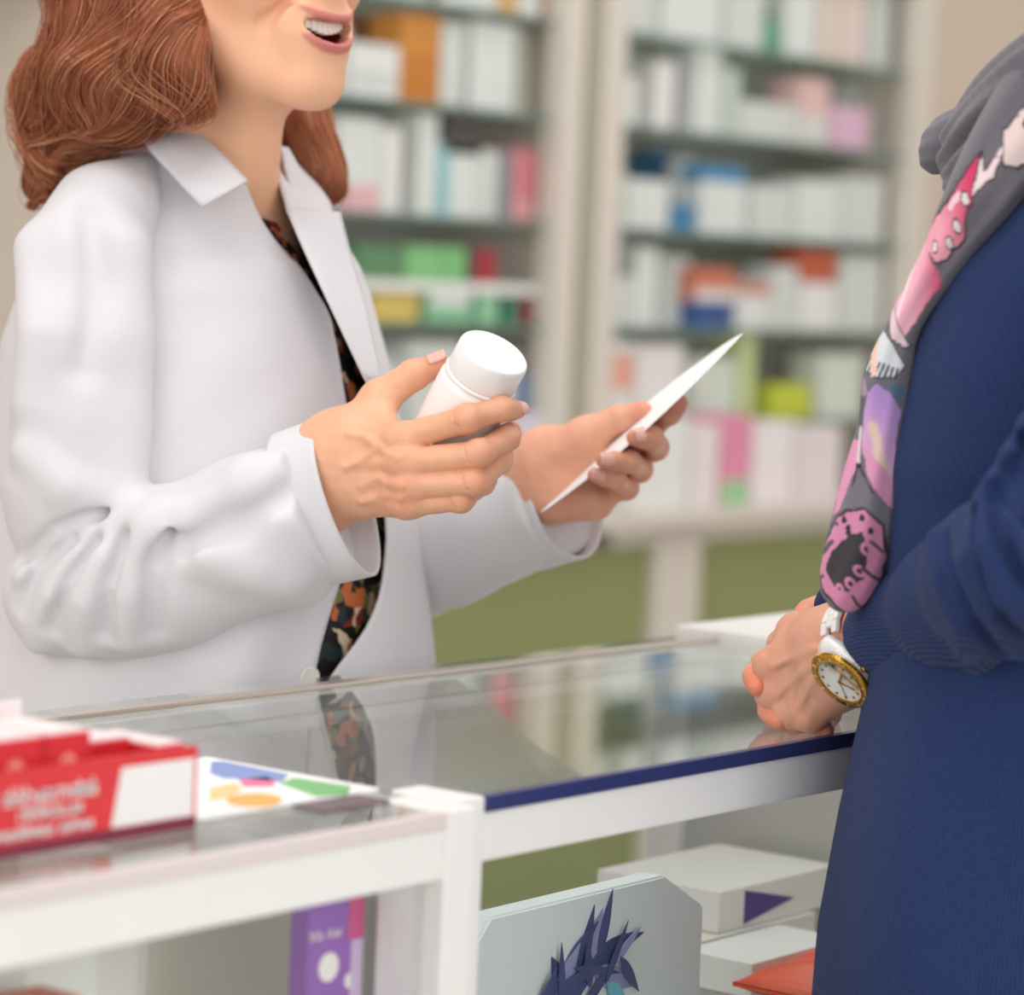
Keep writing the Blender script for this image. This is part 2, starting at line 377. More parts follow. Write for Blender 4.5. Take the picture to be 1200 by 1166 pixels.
# shelf D
carton(709, 325, 742, 384, W2, 'white carton with a dark grey one above, fourth shelf ' + RIGHT)
zb = ony(726, 325, 3.125)[2]
carton(710, 281, 742, 324, '#8b928d', 'dark grey carton stacked on a white one, fourth shelf ' + RIGHT, z=zb + .0015)
carton(744, 290, 770, 385, W1, 'tall white carton beside the grey one, fourth shelf ' + RIGHT)
carton(774, 300, 808, 385, W3, 'grey-white carton left of the red box, fourth shelf ' + RIGHT, back=.03)
carton(813, 354, 858, 386, '#33558f', 'dark blue carton on the fourth shelf ' + RIGHT)
zb = ony(835, 354, 3.125)[2]
carton(813, 314, 862, 352, '#c9765f', 'brick red carton stacked on the dark blue one, fourth shelf ' + RIGHT, z=zb + .0015, band=('#e4dcd6', .0, .35))
carton(864, 330, 902, 387, W1, 'white carton right of the brick red one, fourth shelf ' + RIGHT, band=('#cf8672', .72, .98))
carton(905, 312, 934, 387, W2, 'white carton in the middle right of the fourth shelf ' + RIGHT)
carton(937, 332, 980, 388, W4, 'white carton under the orange red one, fourth shelf ' + RIGHT)
zb = ony(958, 332, 3.125)[2]
carton(937, 294, 980, 331, '#c25b3e', 'orange red carton stacked on a white one, fourth shelf ' + RIGHT, z=zb + .0015)
carton(985, 300, 1034, 389, W2, 'off-white carton at the right end of the fourth shelf ' + RIGHT)
# shelf E
carton(714, 400, 742, 488, W4, 'white carton with a coral mark on the lowest shelf ' + RIGHT, band=('#e9a58e', .4, .85))
carton(746, 404, 800, 489, '#e9e4e2', 'cream white carton behind the paper on the lowest shelf ' + RIGHT)
carton(812, 420, 862, 490, '#cfd8cc', 'pale green carton right of the paper on the lowest shelf ' + RIGHT)
carton(868, 392, 884, 490, '#c8d49a', 'thin yellow-green carton by the paper tip, lowest shelf ' + RIGHT)
carton(903, 451, 950, 492, '#c3cc3f', 'bright yellow-green carton on the lowest shelf ' + RIGHT)
carton(960, 415, 1010, 493, '#d5dad0', 'pale grey-green carton at the right of the lowest shelf ' + RIGHT)
# right worktop
carton(746, 490, 806, 573, W4, 'white package at the left of the right worktop', Y0=3.03)
carton(810, 497, 842, 574, '#e9dfe0', 'pinkish white package left of the pink one on the right worktop', Y0=3.03)
carton(845, 488, 879, 576, '#e58fae', 'bright pink package on the right worktop', Y0=3.03, band=('#9ccf9a', .0, .28))
carton(883, 494, 930, 577, '#efe6e8', 'white package right of the bright pink one on the right worktop', Y0=3.03)
carton(934, 500, 985, 577, '#e6dadd', 'pale rose package at the right of the right worktop', Y0=3.03)
tag(link('storage_box', box_me(2.45, 2.9, 3.1, 3.4, 1.66, 1.9, .01), M_WHITE), 'white storage box on a bracket behind the red hair', 'box')
tag(link('wall_shelf_board', box_me(2.4, 2.96, 3.1, 3.42, 1.63, 1.658, .003), M_CREAM), 'cream wall board carrying the white storage box', 'shelf')

# ================================================================== the counter
def case(x0, x1, yf, label, left=False):
    c = thing('display_counter', label, 'counter', ((x0 + x1) / 2, 1.22, 0))
    yb = 1.405; pw = 0.026
    link('front_rail', box_me(x0 + pw, x1 - pw, yf, yf + 0.022, 0.924, 0.9515, 0.002), M_FRAME, c)
    link('back_rail', box_me(x0 + pw, x1 - pw, yb - 0.022, yb, 0.930, 0.9515, 0.002), M_FRAME, c)
    for a in (x0, x1 - pw):
        link('post', box_me(a, a + pw, yf - 0.001, yf + 0.045, 0.0, 0.961, 0.002), M_FRAME, c)
        link('post', box_me(a, a + pw, yb - 0.03, yb, 0.0, 0.9515, 0.002), M_FRAME, c)
        link('side_rail', box_me(a, a + pw, yf + 0.045, yb - 0.03, 0.93, 0.9515), M_FRAME, c)
    link('top_pane', box_me(x0 + 0.001, x1 - 0.001, yf + 0.046, yb, 0.952, 0.96), M_TOPGL, c, 'reflective glass top')
    link('top_pane', box_me(x0 + pw + .001, x1 - pw - .001, yf + 0.004, yf + 0.0455, 0.952, 0.96), M_TOPGL, c)
    e = link('edge_strip', box_me(x0 + pw + .001, x1 - pw - .001, yf - 0.002, yf + 0.004, 0.9518, 0.961, .001), M_NAVY if not left else mat('pink_white_edge', '#e5d9d8', .3), c, 'navy blue front edge' if not left else None)
    link('back_strip', box_me(x0, x1, 1.362, 1.374, 0.96, 0.9635, 0.0015), M_STEEL, c, 'thin brushed metal strip')
    link('front_pane', box_me(x0 + pw, x1 - pw, yf + 0.012, yf + 0.016, 0.33, 0.924), M_FRGL, c)
    link('lower_front_rail', box_me(x0 + pw, x1 - pw, yf, yf + 0.022, 0.30, 0.33, .002), M_FRAME, c)
    link('lower_panel', box_me(x0 + pw, x1 - pw, yf + 0.006, yf + 0.018, 0.02, 0.30), M_FRAME, c)
    link('end_panel', box_me(x1 - 0.016, x1 - 0.004, yf + 0.045, yb - 0.03, 0.02, 0.93), M_GREY, c)
    link('floor_board', box_me(x0 + 0.004, x1 - 0.016, yf + 0.045, yb, 0.30, 0.318), M_FRAME, c)
    s = link('inner_shelf', box_me(x0 + 0.004, x1 - 0.017, yf + 0.045, yb - 0.032, 0.742, 0.75), M_FRGL, c, 'clear glass inner shelf')
    return c
c = case(1.286, 2.03, 1.03, 'glass display counter with navy front edge, under the clasped hands')
for (y, z) in ((1.33, .86), (1.15, .86)):
    link('shelf_hole', lathe_me([(0.004, 0), (0.004, 0.003)], 14, Matrix.Translation((2.0105, y, z)) @ Matrix.Rotation(PI / 2, 4, 'Y')), M_DARK, c)
case(0.55, 1.284, 1.013, 'glass display counter carrying the red tray, nearest the camera', True)
# the next counter, white topped
n = thing('side_counter', 'white-topped counter just beyond the glass one, behind the clasped hands', 'counter', (2.4, 1.25, 0))
link('top_board', box_me(2.036, 2.9, 1.05, 1.41, 0.945, 0.968, .003), M_WHITE, n)
link('body', box_me(2.045, 2.88, 1.07, 1.4, 0.06, 0.945), M_FRAME, n)
link('plinth', box_me(2.06, 2.86, 1.09, 1.38, 0.0, 0.06), M_DARK, n)

# red dispenser tray and cartons
RED = mat('red_print', '#e0343a', 0.45, 0.05, 20); RED2 = mat('red_box', '#d8202f', 0.45, 0.05, 20); MAROON = mat('maroon_print', '#7d2440', 0.45)
PINKW = mat('paper_white', '#f6f3f3', 0.5, .02)
t = thing('dispenser_tray', 'red and maroon cardboard dispenser tray with white panel on the near counter', 'tray', (1.03, 1.13, 0.9605))
TX0, TX1, TY = 0.80, 1.122, 1.066
link('front_wall', box_me(TX0, TX1, TY, TY + 0.002, 0.9605, 1.0025), RED, t)
link('bottom_stripe', box_me(TX0, TX1, TY - 0.0006, TY, 0.9606, 0.9665), MAROON, t, 'maroon stripe')
link('white_panel', prism_me([(1.062, 0.9672), (1.119, 0.9672), (1.119, 0.9965), (1.068, 0.9965)], TY - 0.0006, TY), PINKW, t, 'blank white label panel')
link('side_wall', box_me(TX1 - 0.002, TX1, TY + 0.002, TY + 0.13, 0.9605, 0.992), PINKW, t)
link('side_wall', box_me(TX0, TX0 + 0.002, TY + 0.002, TY + 0.13, 0.9605, 1.0025), RED, t)
link('back_wall', box_me(TX0, TX1, TY + 0.13, TY + 0.132, 0.9605, 1.01), PINKW, t)
link('base', box_me(TX0, TX1, TY + 0.002, TY + 0.13, 0.9605, 0.962), PINKW, t)
# three lines of blurred white lettering: short strokes in word groups
rr = random.Random(2)
def lettering(x0, x1, z0, h, y, n):
    mes = []; x = x0; k = 0; wid = (x1 - x0) / n
    for k in range(n):
        if rr.random() < 0.08: x += wid; continue
        ww = wid * rr.uniform(.62, .85); hh = h * rr.choice((.7, .72, 1.0)); st = wid * .26
        mes.append(box_me(x, x + st, y - .0006, y, z0, z0 + hh))
        if rr.random() < .75: mes.append(box_me(x + ww - st, x + ww, y - .0006, y, z0, z0 + h * .7))
        zz = z0 + rr.choice((0, .28, .52)) * h
        mes.append(box_me(x, x + ww, y - .0006, y, zz, zz + h * .2))
        x += wid
    return join_me(mes)
link('lettering', lettering(0.99, 1.052, 0.9855, .0085, TY - .0003, 14), PINKW, t, 'first line of white lettering')
link('lettering', lettering(1.0, 1.046, 0.9775, .007, TY - .0003, 12), PINKW, t, 'second line of white lettering')
link('lettering', lettering(0.985, 1.05, 0.9690, .0065, TY - .0008, 17), PINKW, t, 'third line of white lettering')
for (a, e, y0, y1, zt, lab) in ((0.985, 1.022, 1.073, 1.12, 1.0155, 'red carton with a pale round mark standing in the tray, third from its left end'),
                             (1.0235, 1.053, 1.073, 1.12, 1.0155, 'red carton with a pale round mark in the tray, beside the lower lying carton'),
                             (0.946, 0.983, 1.073, 1.12, 1.0155, "red carton with a pale round mark, second from the tray's left end"),
                             (0.907, 0.944, 1.073, 1.12, 1.0155, "red carton with a pale round mark, outermost on the tray's left"),
                             (1.056, 1.0975, 1.09, 1.135, 1.0055, 'red carton with white top lying lower in the tray'),
                             (1.0985, 1.1185, 1.072, 1.12, 1.003, 'small red carton at the right end of the tray')):
    c = thing('red_carton', lab, 'box', ((a + e) / 2, (y0 + y1) / 2, 0.9625), 'cartons in the red tray')
    link('body', box_me(a, e, y0, y1, 0.9625, zt, .001), RED2, c)
    link('top_flap', box_me(a + .001, e - .001, y0 + .001, y1 - .001, zt, zt + .0012), mat('pale_pink', '#f2e2e2', .5), c, 'white top flap')
    if zt > 1.01:
        link('round_mark', lathe_me([(0.0062, 0), (0.0062, 0.0006)], 20, Matrix.Translation(((a + e) / 2, y0, zt - .016)) @ Matrix.Rotation(PI / 2, 4, 'X')), mat('mark_pink', '#f19a94', .5), c)
# magazine
mg = thing('magazine', 'glossy colourful leaflet lying flat beside the red tray', 'leaflet', (1.2, 1.15, 0.9605))
link('cover', box_me(1.128, 1.276, 1.075, 1.205, 0.9605, 0.963, .0008), PINKW, mg)
def patch(name, pts, m, lab=None): link(name, prism_me(pts, 0.963, 0.9634, 'z'), m, mg, lab)
def mp(*px_): return [tuple(onz(x, y, .963)[:2]) for x, y in px_]
patch('printed_band', mp((248, 893), (262, 893), (338, 908), (330, 916), (262, 912), (246, 906)), mat('band_blue', '#7d95cf', .35), 'blue printed band')
patch('printed_band', mp((327, 918), (345, 912), (412, 922), (408, 930), (372, 934)), mat('band_green', '#74bf76', .35), 'green printed corner')
patch('printed_band', mp((280, 914), (312, 911), (324, 916), (318, 922), (286, 922)), mat('band_pink', '#ec6f9c', .35), 'pink printed blob')
patch('printed_spot', mp(*[(298 + 33 * math.cos(k * PI / 10), 938 + 8 * math.sin(k * PI / 10)) for k in range(20)]), mat('band_orange', '#f2b24c', .35), 'orange printed oval')
patch('printed_band', mp((246, 924), (276, 918), (284, 926), (262, 936), (246, 938)), mat('band_yellow', '#f1cf8a', .35), 'yellow printed patch')
tag(link('card', box_me(1.205, 1.258, 1.052, 1.082, 0.9605, 0.9615, .0003), mat('dark_card', '#6d5d66', .4)), 'small dark card on the near counter beside the white posts', 'card')

# goods inside the near counter
def icarton(x0, x1, y0, y1, z0, z1, m, label, name='boxed_goods', rot=0, group='goods inside the counters'):
    c = thing(name, label, 'box', ((x0 + x1) / 2, (y0 + y1) / 2, z0), group)
    link('body', box_me(x0, x1, y0, y1, z0, z1, .0012, rot=rot), m, c)
    return c
c = icarton(1.212, 1.257, 1.066, 1.079, .7505, .908, mat('violet_box', '#9258bb', .45, .05), 'tall violet carton with white circles in the near counter')
for (x, z, r) in ((1.229, .872, .008), (1.247, .862, .0045), (1.225, .842, .005)):
    link('printed_circle', lathe_me([(r, 0), (r, .0005)], 24, Matrix.Translation((x, 1.0662, z)) @ Matrix.Rotation(PI / 2, 4, 'X')), PINKW, c, 'white printed circle')
link('printed_corner', box_me(1.244, 1.2565, 1.0655, 1.0662, .885, .907), mat('corner_pink', '#d8478c', .45), c, 'pink printed corner')
link('printed_strip', box_me(1.247, 1.2565, 1.0655, 1.0662, .7515, .884), mat('strip_lilac', '#d7bfe6', .45), c)
link('lettering', lettering(1.2135, 1.24, .888, .005, 1.0662, 8), PINKW, c)
icarton(1.125, 1.17, 1.15, 1.21, .7505, .900, mat('pale_pack', '#e9e7e0', .5), 'cream carton left of the violet one in the near counter')
icarton(1.06, 1.12, 1.13, 1.2, .7505, .916, mat('pale_pack2', '#eef0ee', .5), 'white carton at the middle of the near counter')
icarton(.97, 1.05, 1.11, 1.2, .7505, .905, mat('pale_pack3', '#dfe5df', .5), 'pale green-white carton at the left of the near counter')
icarton(1.0, 1.05, 1.07, 1.1, .7505, .885, mat('coral_pack', '#d9704f', .5), 'coral carton low at the left of the near counter')
icarton(1.175, 1.208, 1.18, 1.25, .7505, .918, mat('pale_pack4', '#f0eeea', .5), 'narrow white carton behind the violet one')
# goods inside the glass counter
BX = thing('gift_carton', 'white chamfered carton with dark blue floral print in the counter', 'box', (1.58, 1.18, .7505))
bw = mat('cool_white', '#e8f0f2', .45, .02)
link('body', prism_me([(1.440, .7505), (1.712, .7505), (1.711, .825), (1.662, .852), (1.477, .850), (1.445, .815)], 1.15, 1.168, 'y', .0015), bw, BX)
def blot(pts, y, m, lab=None): link('printed_shape', prism_me(pts, y - .0006, y, 'y'), m, BX, lab)
ink = mat('ink_blue', '#4a5180', .5, .3, 60); ink2 = mat('ink_violet', '#9a9dc8', .5, .2, 60); ink3 = mat('ink_cyan', '#79c2d6', .5)
def leaf(x, z, ang, L, wd, m, k=0):
    c_, s_ = math.cos(ang), math.sin(ang); P = []
    for i in range(12):
        t_ = i / 11; P.append((t_ * L, wd * math.sin(PI * t_ ** .8)))
    for i in range(10, 0, -1):
        t_ = i / 11; P.append((t_ * L, -wd * math.sin(PI * t_ ** .8)))
    blot([(x + a * c_ - b_ * s_, z + a * s_ + b_ * c_) for a, b_ in P], 1.15 - .0002 * k, m)
for k, (x, z, a, L, wd, m) in enumerate(((1.565, .785, 62, .062, .010, ink2), (1.57, .79, 75, .055, .006, ink), (1.58, .80, 20, .055, .009, ink), (1.59, .805, 74, .048, .0045, ink),
      (1.555, .79, 120, .03, .006, ink), (1.55, .80, 40, .05, .006, ink), (1.585, .80, -20, .05, .008, ink2), (1.60, .812, 8, .04, .004, ink), (1.54, .78, 55, .05, .007, ink2),
      (1.53, .77, 30, .07, .008, ink), (1.60, .79, -40, .03, .006, ink3), (1.57, .775, -10, .06, .007, ink3), (1.55, .765, 15, .05, .006, ink3), (1.535, .765, 80, .045, .005, ink), (1.58, .79, 100, .03, .005, ink), (1.565, .77, 40, .06, .004, ink), (1.545, .795, 10, .05, .0035, ink), (1.56, .806, -12, .055, .003, ink), (1.60, .80, 35, .04, .0035, ink2), (1.55, .775, 95, .05, .0035, ink), (1.595, .79, 60, .045, .003, ink), (1.535, .785, -25, .045, .004, ink2), (1.61, .806, -50, .035, .004, ink), (1.52, .775, 60, .04, .004, ink))):
    leaf(x, z, math.radians(a), L, wd, m, k)
c = icarton(1.775, 1.90, 1.15, 1.21, .7505, .775, mat('pale_pack2', '#eef0ee', .5), 'flat white carton at the bottom of the stack by the grey end panel')
c = icarton(1.80, 1.96, 1.215, 1.33, .7505, .775, mat('pale_pack', '#e9e7e0', .5), 'cream carton in the middle of the stack by the grey end panel')
c = icarton(1.835, 1.995, 1.22, 1.33, .7755, .806, mat('pale_pack4', '#f0eeea', .5), 'white carton with a violet triangle topping the stack')
link('printed_triangle', prism_me([(1.868, .778), (1.868, .803), (1.935, .789)], 1.2193, 1.22), mat('violet_dark', '#54408a', .45), c, 'dark violet printed triangle')
og = thing('orange_packet', 'orange plastic packet with white lettering low in the counter', 'packet', (1.8, 1.12, .7505))
gx, gy = np.meshgrid(np.linspace(0, 1, 24), np.linspace(0, 1, 16), indexing='ij')
def pack_surf(s):
    z = .7505 + .016 + s * (.0015 + .014 * (np.sin(PI * gx) * np.sin(PI * gy)) ** .5 + .0015 * np.sin(gx * 21 + gy * 5) * np.sin(PI * gx))
    return np.stack([1.745 + .17 * gx, 1.078 + .068 * gy, z], -1)
G = np.concatenate([pack_surf(1), pack_surf(-1)[:, ::-1]], 1)
link('body', grid_me(G, closed_v=True, cap=True), mat('orange_film', '#ea5320', .3, .08), og, smooth=True)
link('lettering', lettering(1.80, 1.88, .7605, .010, 1.0775, 9), PINKW, og)
# ================================================================== solid modelling by distance fields
def vlen(a): return np.sqrt(np.einsum('ij,ij->i', a, a))
def smin(a, b, k):
    if k <= 0: return np.minimum(a, b)
    h = np.clip(0.5 + 0.5 * (b - a) / k, 0, 1); return b * (1 - h) + a * h - k * h * (1 - h)
def smax(a, b, k): return -smin(-a, -b, k)
def cone(X, p, q, ra, rb):
    """capsule whose radius runs from ra at p to rb at q"""
    p = np.asarray(p, np.float32); q = np.asarray(q, np.float32); d = q - p
    t = np.clip(((X - p) @ d) / max(float(d @ d), 1e-9), 0, 1)
    return vlen(X - p - t[:, None] * d) - (ra + (rb - ra) * t)
def chain(X, pts, rs, k=0.0):
    D = None
    for i in range(len(pts) - 1):
        c = cone(X, pts[i], pts[i + 1], rs[i], rs[i + 1]); D = c if D is None else smin(D, c, k)
    return D
def ellip(X, c, r, M=None):
    Y = X - np.asarray(c, np.float32)
    if M is not None: Y = Y @ np.asarray(M, np.float32)      # columns of M are the ellipsoid's axes
    r = np.asarray(r, np.float32); k0 = vlen(Y / r); k1 = vlen(Y / (r * r)); return k0 * (k0 - 1) / np.maximum(k1, 1e-6)
def surface(sdf, lo, hi, h):
    """naive surface nets on a grid that is only filled near the surface"""
    B = 8; lo = np.asarray(lo, np.float64)
    nb = np.ceil((np.asarray(hi) - lo) / (h * B)).astype(int); n = nb * B
    ci = np.stack(np.meshgrid(*[np.arange(k) for k in nb], indexing='ij'), -1).reshape(-1, 3)
    cc = (lo + (ci * B + (B - 1) / 2) * h).astype(np.float32); cdv = sdf(cc)
    F = np.repeat(np.repeat(np.repeat(cdv.reshape(nb), B, 0), B, 1), B, 2).astype(np.float32)
    act = ci[np.abs(cdv) < h * B * 0.9 * 1.35]
    o = np.stack(np.meshgrid(*[np.arange(B)] * 3, indexing='ij'), -1).reshape(-1, 3)
    idx = (act[:, None] * B + o[None]).reshape(-1, 3)
    for s in range(0, len(idx), 400000):
        q = idx[s:s + 400000]; F[q[:, 0], q[:, 1], q[:, 2]] = sdf((lo + q * h).astype(np.float32))
    F[0] = F[-1] = 1; F[:, 0] = F[:, -1] = 1; F[:, :, 0] = F[:, :, -1] = 1
    S = F < 0
    def c8(A): return [A[i:n[0] - 1 + i, j:n[1] - 1 + j, k:n[2] - 1 + k] for i in (0, 1) for j in (0, 1) for k in (0, 1)]
    cs = c8(S); anyv = np.logical_or.reduce(cs); allv = np.logical_and.reduce(cs); cells = np.argwhere(anyv & ~allv)
    vals = np.stack([F[cells[:, 0] + i, cells[:, 1] + j, cells[:, 2] + k] for i in (0, 1) for j in (0, 1) for k in (0, 1)], 1)
    off = np.array([(i, j, k) for i in (0, 1) for j in (0, 1) for k in (0, 1)], float)
    acc = np.zeros((len(cells), 3)); cnt = np.zeros(len(cells))
    for a in range(8):
        for b in range(a + 1, 8):
            if np.abs(off[a] - off[b]).sum() != 1: continue
            va, vb = vals[:, a], vals[:, b]; m = (va < 0) != (vb < 0)
            t = np.where(m, va / np.where(m, va - vb, 1), 0)
            acc += np.where(m[:, None], off[a] + t[:, None] * (off[b] - off[a]), 0); cnt += m
    V = lo + (cells + acc / cnt[:, None]) * h
    ids = -np.ones(tuple(n - 1), np.int64); ids[cells[:, 0], cells[:, 1], cells[:, 2]] = np.arange(len(cells))
    Fs = []
    for ax in range(3):
        sl0 = [slice(None)] * 3; sl1 = [slice(None)] * 3; sl0[ax] = slice(0, -1); sl1[ax] = slice(1, None)
        e = np.argwhere(S[tuple(sl0)] != S[tuple(sl1)])
        u, v = [(1, 2), (2, 0), (0, 1)][ax]
        e = e[(e[:, u] > 0) & (e[:, v] > 0)]
        du = np.zeros(3, int); du[u] = 1; dv = np.zeros(3, int); dv[v] = 1
        q = [ids[tuple((e - d).T)] for d in (du * 0, du, du + dv, dv)]
        inside = S[tuple(e.T)]
        f = np.stack(q, 1); f[~inside] = f[~inside][:, ::-1]; Fs.append(f)
    return V, np.concatenate(Fs)[:, ::-1]
def mesh_np(V, F):
    me = bpy.data.meshes.new('solid'); nv, nf = len(V), len(F)
    me.vertices.add(nv); me.vertices.foreach_set('co', np.asarray(V, np.float32).ravel())
    me.loops.add(nf * 4); me.loops.foreach_set('vertex_index', np.asarray(F, np.int32).ravel())
    me.polygons.add(nf); me.polygons.foreach_set('loop_start', np.arange(0, nf * 4, 4, dtype=np.int32))
    me.update(calc_edges=True); me.validate(); return me
def fuse(parts):
    V = []; F = []; C = []; b = 0
    for v, f, c in parts:
        V.append(v); F.append(f + b); C.append(c); b += len(v)
    return np.concatenate(V), np.concatenate(F), np.concatenate(C)
def hit(sdf, px, py, z0=1.4, z1=3.2, inset=0.0):
    """where the sight line through a pixel first meets a solid"""
    d = ray(px, py); t = z0
    for _ in range(90):
        s = float(sdf((CAM + d * t)[None].astype(np.float32))[0]) + inset
        if s < 2e-4: break
        t += s * 0.9
        if t > z1: return None
    return CAM + d * t
def noise3(X, s, seed=0):
    """cheap smooth noise: sum of sines"""
    r = np.random.RandomState(seed); o = np.zeros(len(X))
    for _ in range(6):
        k = r.normal(size=3) * s; o += np.sin(X @ k + r.uniform(0, 6.28))
    return o / 6
M_SKIN = vcol_mat('skin', 0.45, bump=0.22, bscale=520, sss=0.0)
_b = M_SKIN.node_tree.nodes['Principled BSDF']; _b.inputs['Subsurface Weight'].default_value = 0.12
_b.inputs['Subsurface Radius'].default_value = (1.0, 0.35, 0.2); _b.inputs['Subsurface Scale'].default_value = 0.004; _b.inputs['Specular IOR Level'].default_value = 0.35
M_NAIL = mat('nail', '#e9b3a6', 0.18, 0.03)

# ------------------------------------------------------------------ hands
FR = {'i': (.0100, .0089, .0080, .0062), 'm': (.0102, .0090, .0082, .0063), 'r': (.0098, .0084, .0076, .0060), 'p': (.0088, .0074, .0067, .0054)}
def hand(J, arm, s=1.0, h=0.0011, tendons=True, palm_k=0.012, forearm_r=(.027, .033), wrist_flat=None, skin='#e2a184', red='#d9826b', veins=(), palm_r=.0125, fill=()):
    """J: wrist W, fingers i m r p = [MCP,PIP,DIP,TIP], thumb t = [CMC,MCP,IP,TIP]; arm = point up the forearm"""
    W = np.asarray(J['W'], float); f32 = lambda a: np.asarray(a, np.float32)
    K = [np.asarray(J[c][0], float) for c in 'imrp']
    across = (K[3] - K[0]); across = across / np.linalg.norm(across)
    wa = across * .014 * s if wrist_flat is None else np.asarray(wrist_flat)
    nrm = np.cross(K[1] - W, across); nrm /= np.linalg.norm(nrm)
    if nrm @ (CAM - W) < 0: nrm = -nrm           # the side of the hand turned to the camera
    dors = nrm * J.get('dorsal', 1)
    vv = []
    def sdf(X):
        D = None
        for c, o in zip('imrp', (-1, -.35, .35, 1)):
            k = np.asarray(J[c][0], float)
            b = cone(X, W + wa * o, k - dors * .002, palm_r * 1.12 * s, palm_r * .86 * s); D = b if D is None else smin(D, b, palm_k)
        t = J['t']
        D = smin(D, chain(X, [W - wa * .6, t[0], t[1]], [.016 * s, .0155 * s, .0125 * s], .004), .012)
        D = smin(D, cone(X, (np.asarray(t[0]) + W) / 2, (K[0] + K[1]) / 2 - dors * .004, .012 * s, .011 * s), .01)
        D = smin(D, cone(X, t[1], (K[0] * .75 + W * .25) - dors * .003, .0085 * s, .0095 * s), .012)          # web of the thumb
        for (p, q, ra, rb) in fill: D = smin(D, cone(X, p, q, ra, rb), .01)
        D = smin(D, chain(X, [t[1], t[2], t[3]], [.0122 * s, .0104 * s, .0078 * s], .003), .005)
        D = smin(D, ellip(X, t[2], (.0108 * s,) * 3), .002)
        A = np.asarray(arm, float)
        for o in (-.55, .55): D = smin(D, cone(X, W + wa * o, A + wa * o * 1.1, forearm_r[0] * s * .8, forearm_r[1] * s * .85), .02)
        fing = D.copy(); P_ = D.copy()
        for c in 'imrp':
            q = [np.asarray(v, float) for v in J[c]]; r = [v * s for v in FR[c]]
            f = chain(X, q, [r[0] * 1.02, r[1], r[2], r[3]], .0035)
            f = smin(f, ellip(X, q[1] + dors * .0004, (r[1] * 1.09,) * 3), .004)
            f = smin(f, ellip(X, q[2], (r[2] * 1.05,) * 3), .003)
            pad = q[3] * .55 + q[2] * .45
            f = smin(f, ellip(X, pad, (r[3] * 1.22,) * 3), .003)
            fing = np.minimum(fing, smin(P_, f, .005))
        D = fing
        if tendons:
            for c, o in zip('imrp', (-.8, -.3, .3, .8)):
                k = np.asarray(J[c][0], float)
                D = smin(D, ellip(X, k + dors * .0035 * s, (.0088 * s,) * 3), .006)
                D = smin(D, cone(X, W * .65 + k * .35 + wa * o * .6 + dors * .0105 * s, k + dors * .0078 * s, .0018, .0026), .007)
        if tendons:
            for c in 'imrp':
                q = [np.asarray(v, float) for v in J[c]]; ax_ = q[2] - q[0]; ax_ /= np.linalg.norm(ax_); sd_ = np.cross(ax_, dors); sd_ /= np.linalg.norm(sd_); r_ = FR[c][1] * s
                for o_ in (-.0032, -.0008, .0018):
                    m_ = q[1] + ax_ * o_ + dors * r_ * 1.06
                    D = smax(D, -chain(X, [m_ - sd_ * r_ * .55 - dors * r_ * .16, m_ + ax_ * .0008, m_ + sd_ * r_ * .55 - dors * r_ * .16], [.00035] * 3), .0016)
        for pts, r in vv: D = smin(D, chain(X, pts, [r * .75] * len(pts)), .005)
        return D - .00025 * noise3(X, 330, 2)
    new = []
    for pts, r in veins:
        hp = [hit(sdf, a, b_, inset=.0002) for a, b_ in pts]; hp = [p for p in hp if p is not None]
        if len(hp) > 1: new.append((hp, r))
    vv.extend(new)
    allp = np.array([W, arm] + [p for c in 'imrpt' for p in J[c]], float)
    V, F = surface(sdf, allp.min(0) - .03, allp.max(0) + .03, h)
    X = V.astype(np.float32)
    # colour: redder at the knuckles, finger tips and pads
    base = np.array(s2l(skin)); rd = np.array(s2l(red)); C = np.tile(base, (len(V), 1))
    m = np.zeros(len(V))
    for c in 'imrpt':
        q = [np.asarray(v, float) for v in J[c]]
        for j, rr_ in ((0, .013), (1, .010), (2, .007), (3, .012)):
            d = vlen(V - q[j]); m = np.maximum(m, np.exp(-(d / rr_ / 1.15) ** 2) * (.55 if j in (0, 1) else .75 if j == 3 else .35))
    m = np.clip(m + .22 * noise3(V, 90, 3) + .12 * noise3(V, 260, 5), 0, 1)
    C = C * (1 - m[:, None]) + rd * m[:, None]
    C *= (1 + .05 * noise3(V, 160, 8))[:, None]
    return V, F, C, dors
def nail(q2, q3, p, r, parent, name='fingernail', ln=.0115, lift=.0):
    """nail plate on the back of a finger's last joint: q2 -> q3 axis, p = direction of the joint before"""
    q2, q3, p = [np.asarray(v, float) for v in (q2, q3, p)]
    d = q3 - q2; d /= np.linalg.norm(d); n = p - (p @ d) * d; n /= np.linalg.norm(n) + 1e-9; b = np.cross(d, n)
    G = np.zeros((9, 9, 3))
    for i, u in enumerate(np.linspace(-1, 1, 9)):
        for j, v in enumerate(np.linspace(-1, 1, 9)):
            w_ = .92 * math.sqrt(max(0, 1 - .28 * abs(u) ** 3.2)) if abs(u) < 1 else .78
            a = v * w_ * .95
            G[i, j] = q3 + d * (u * ln / 2 + .0006) + (n * math.cos(a) + b * math.sin(a)) * (r * (1.13 - .05 * u) + lift) + n * .0002
    o = link(name, grid_me(G), M_NAIL, parent, smooth=True); solidify(o, .0007, 1); return o

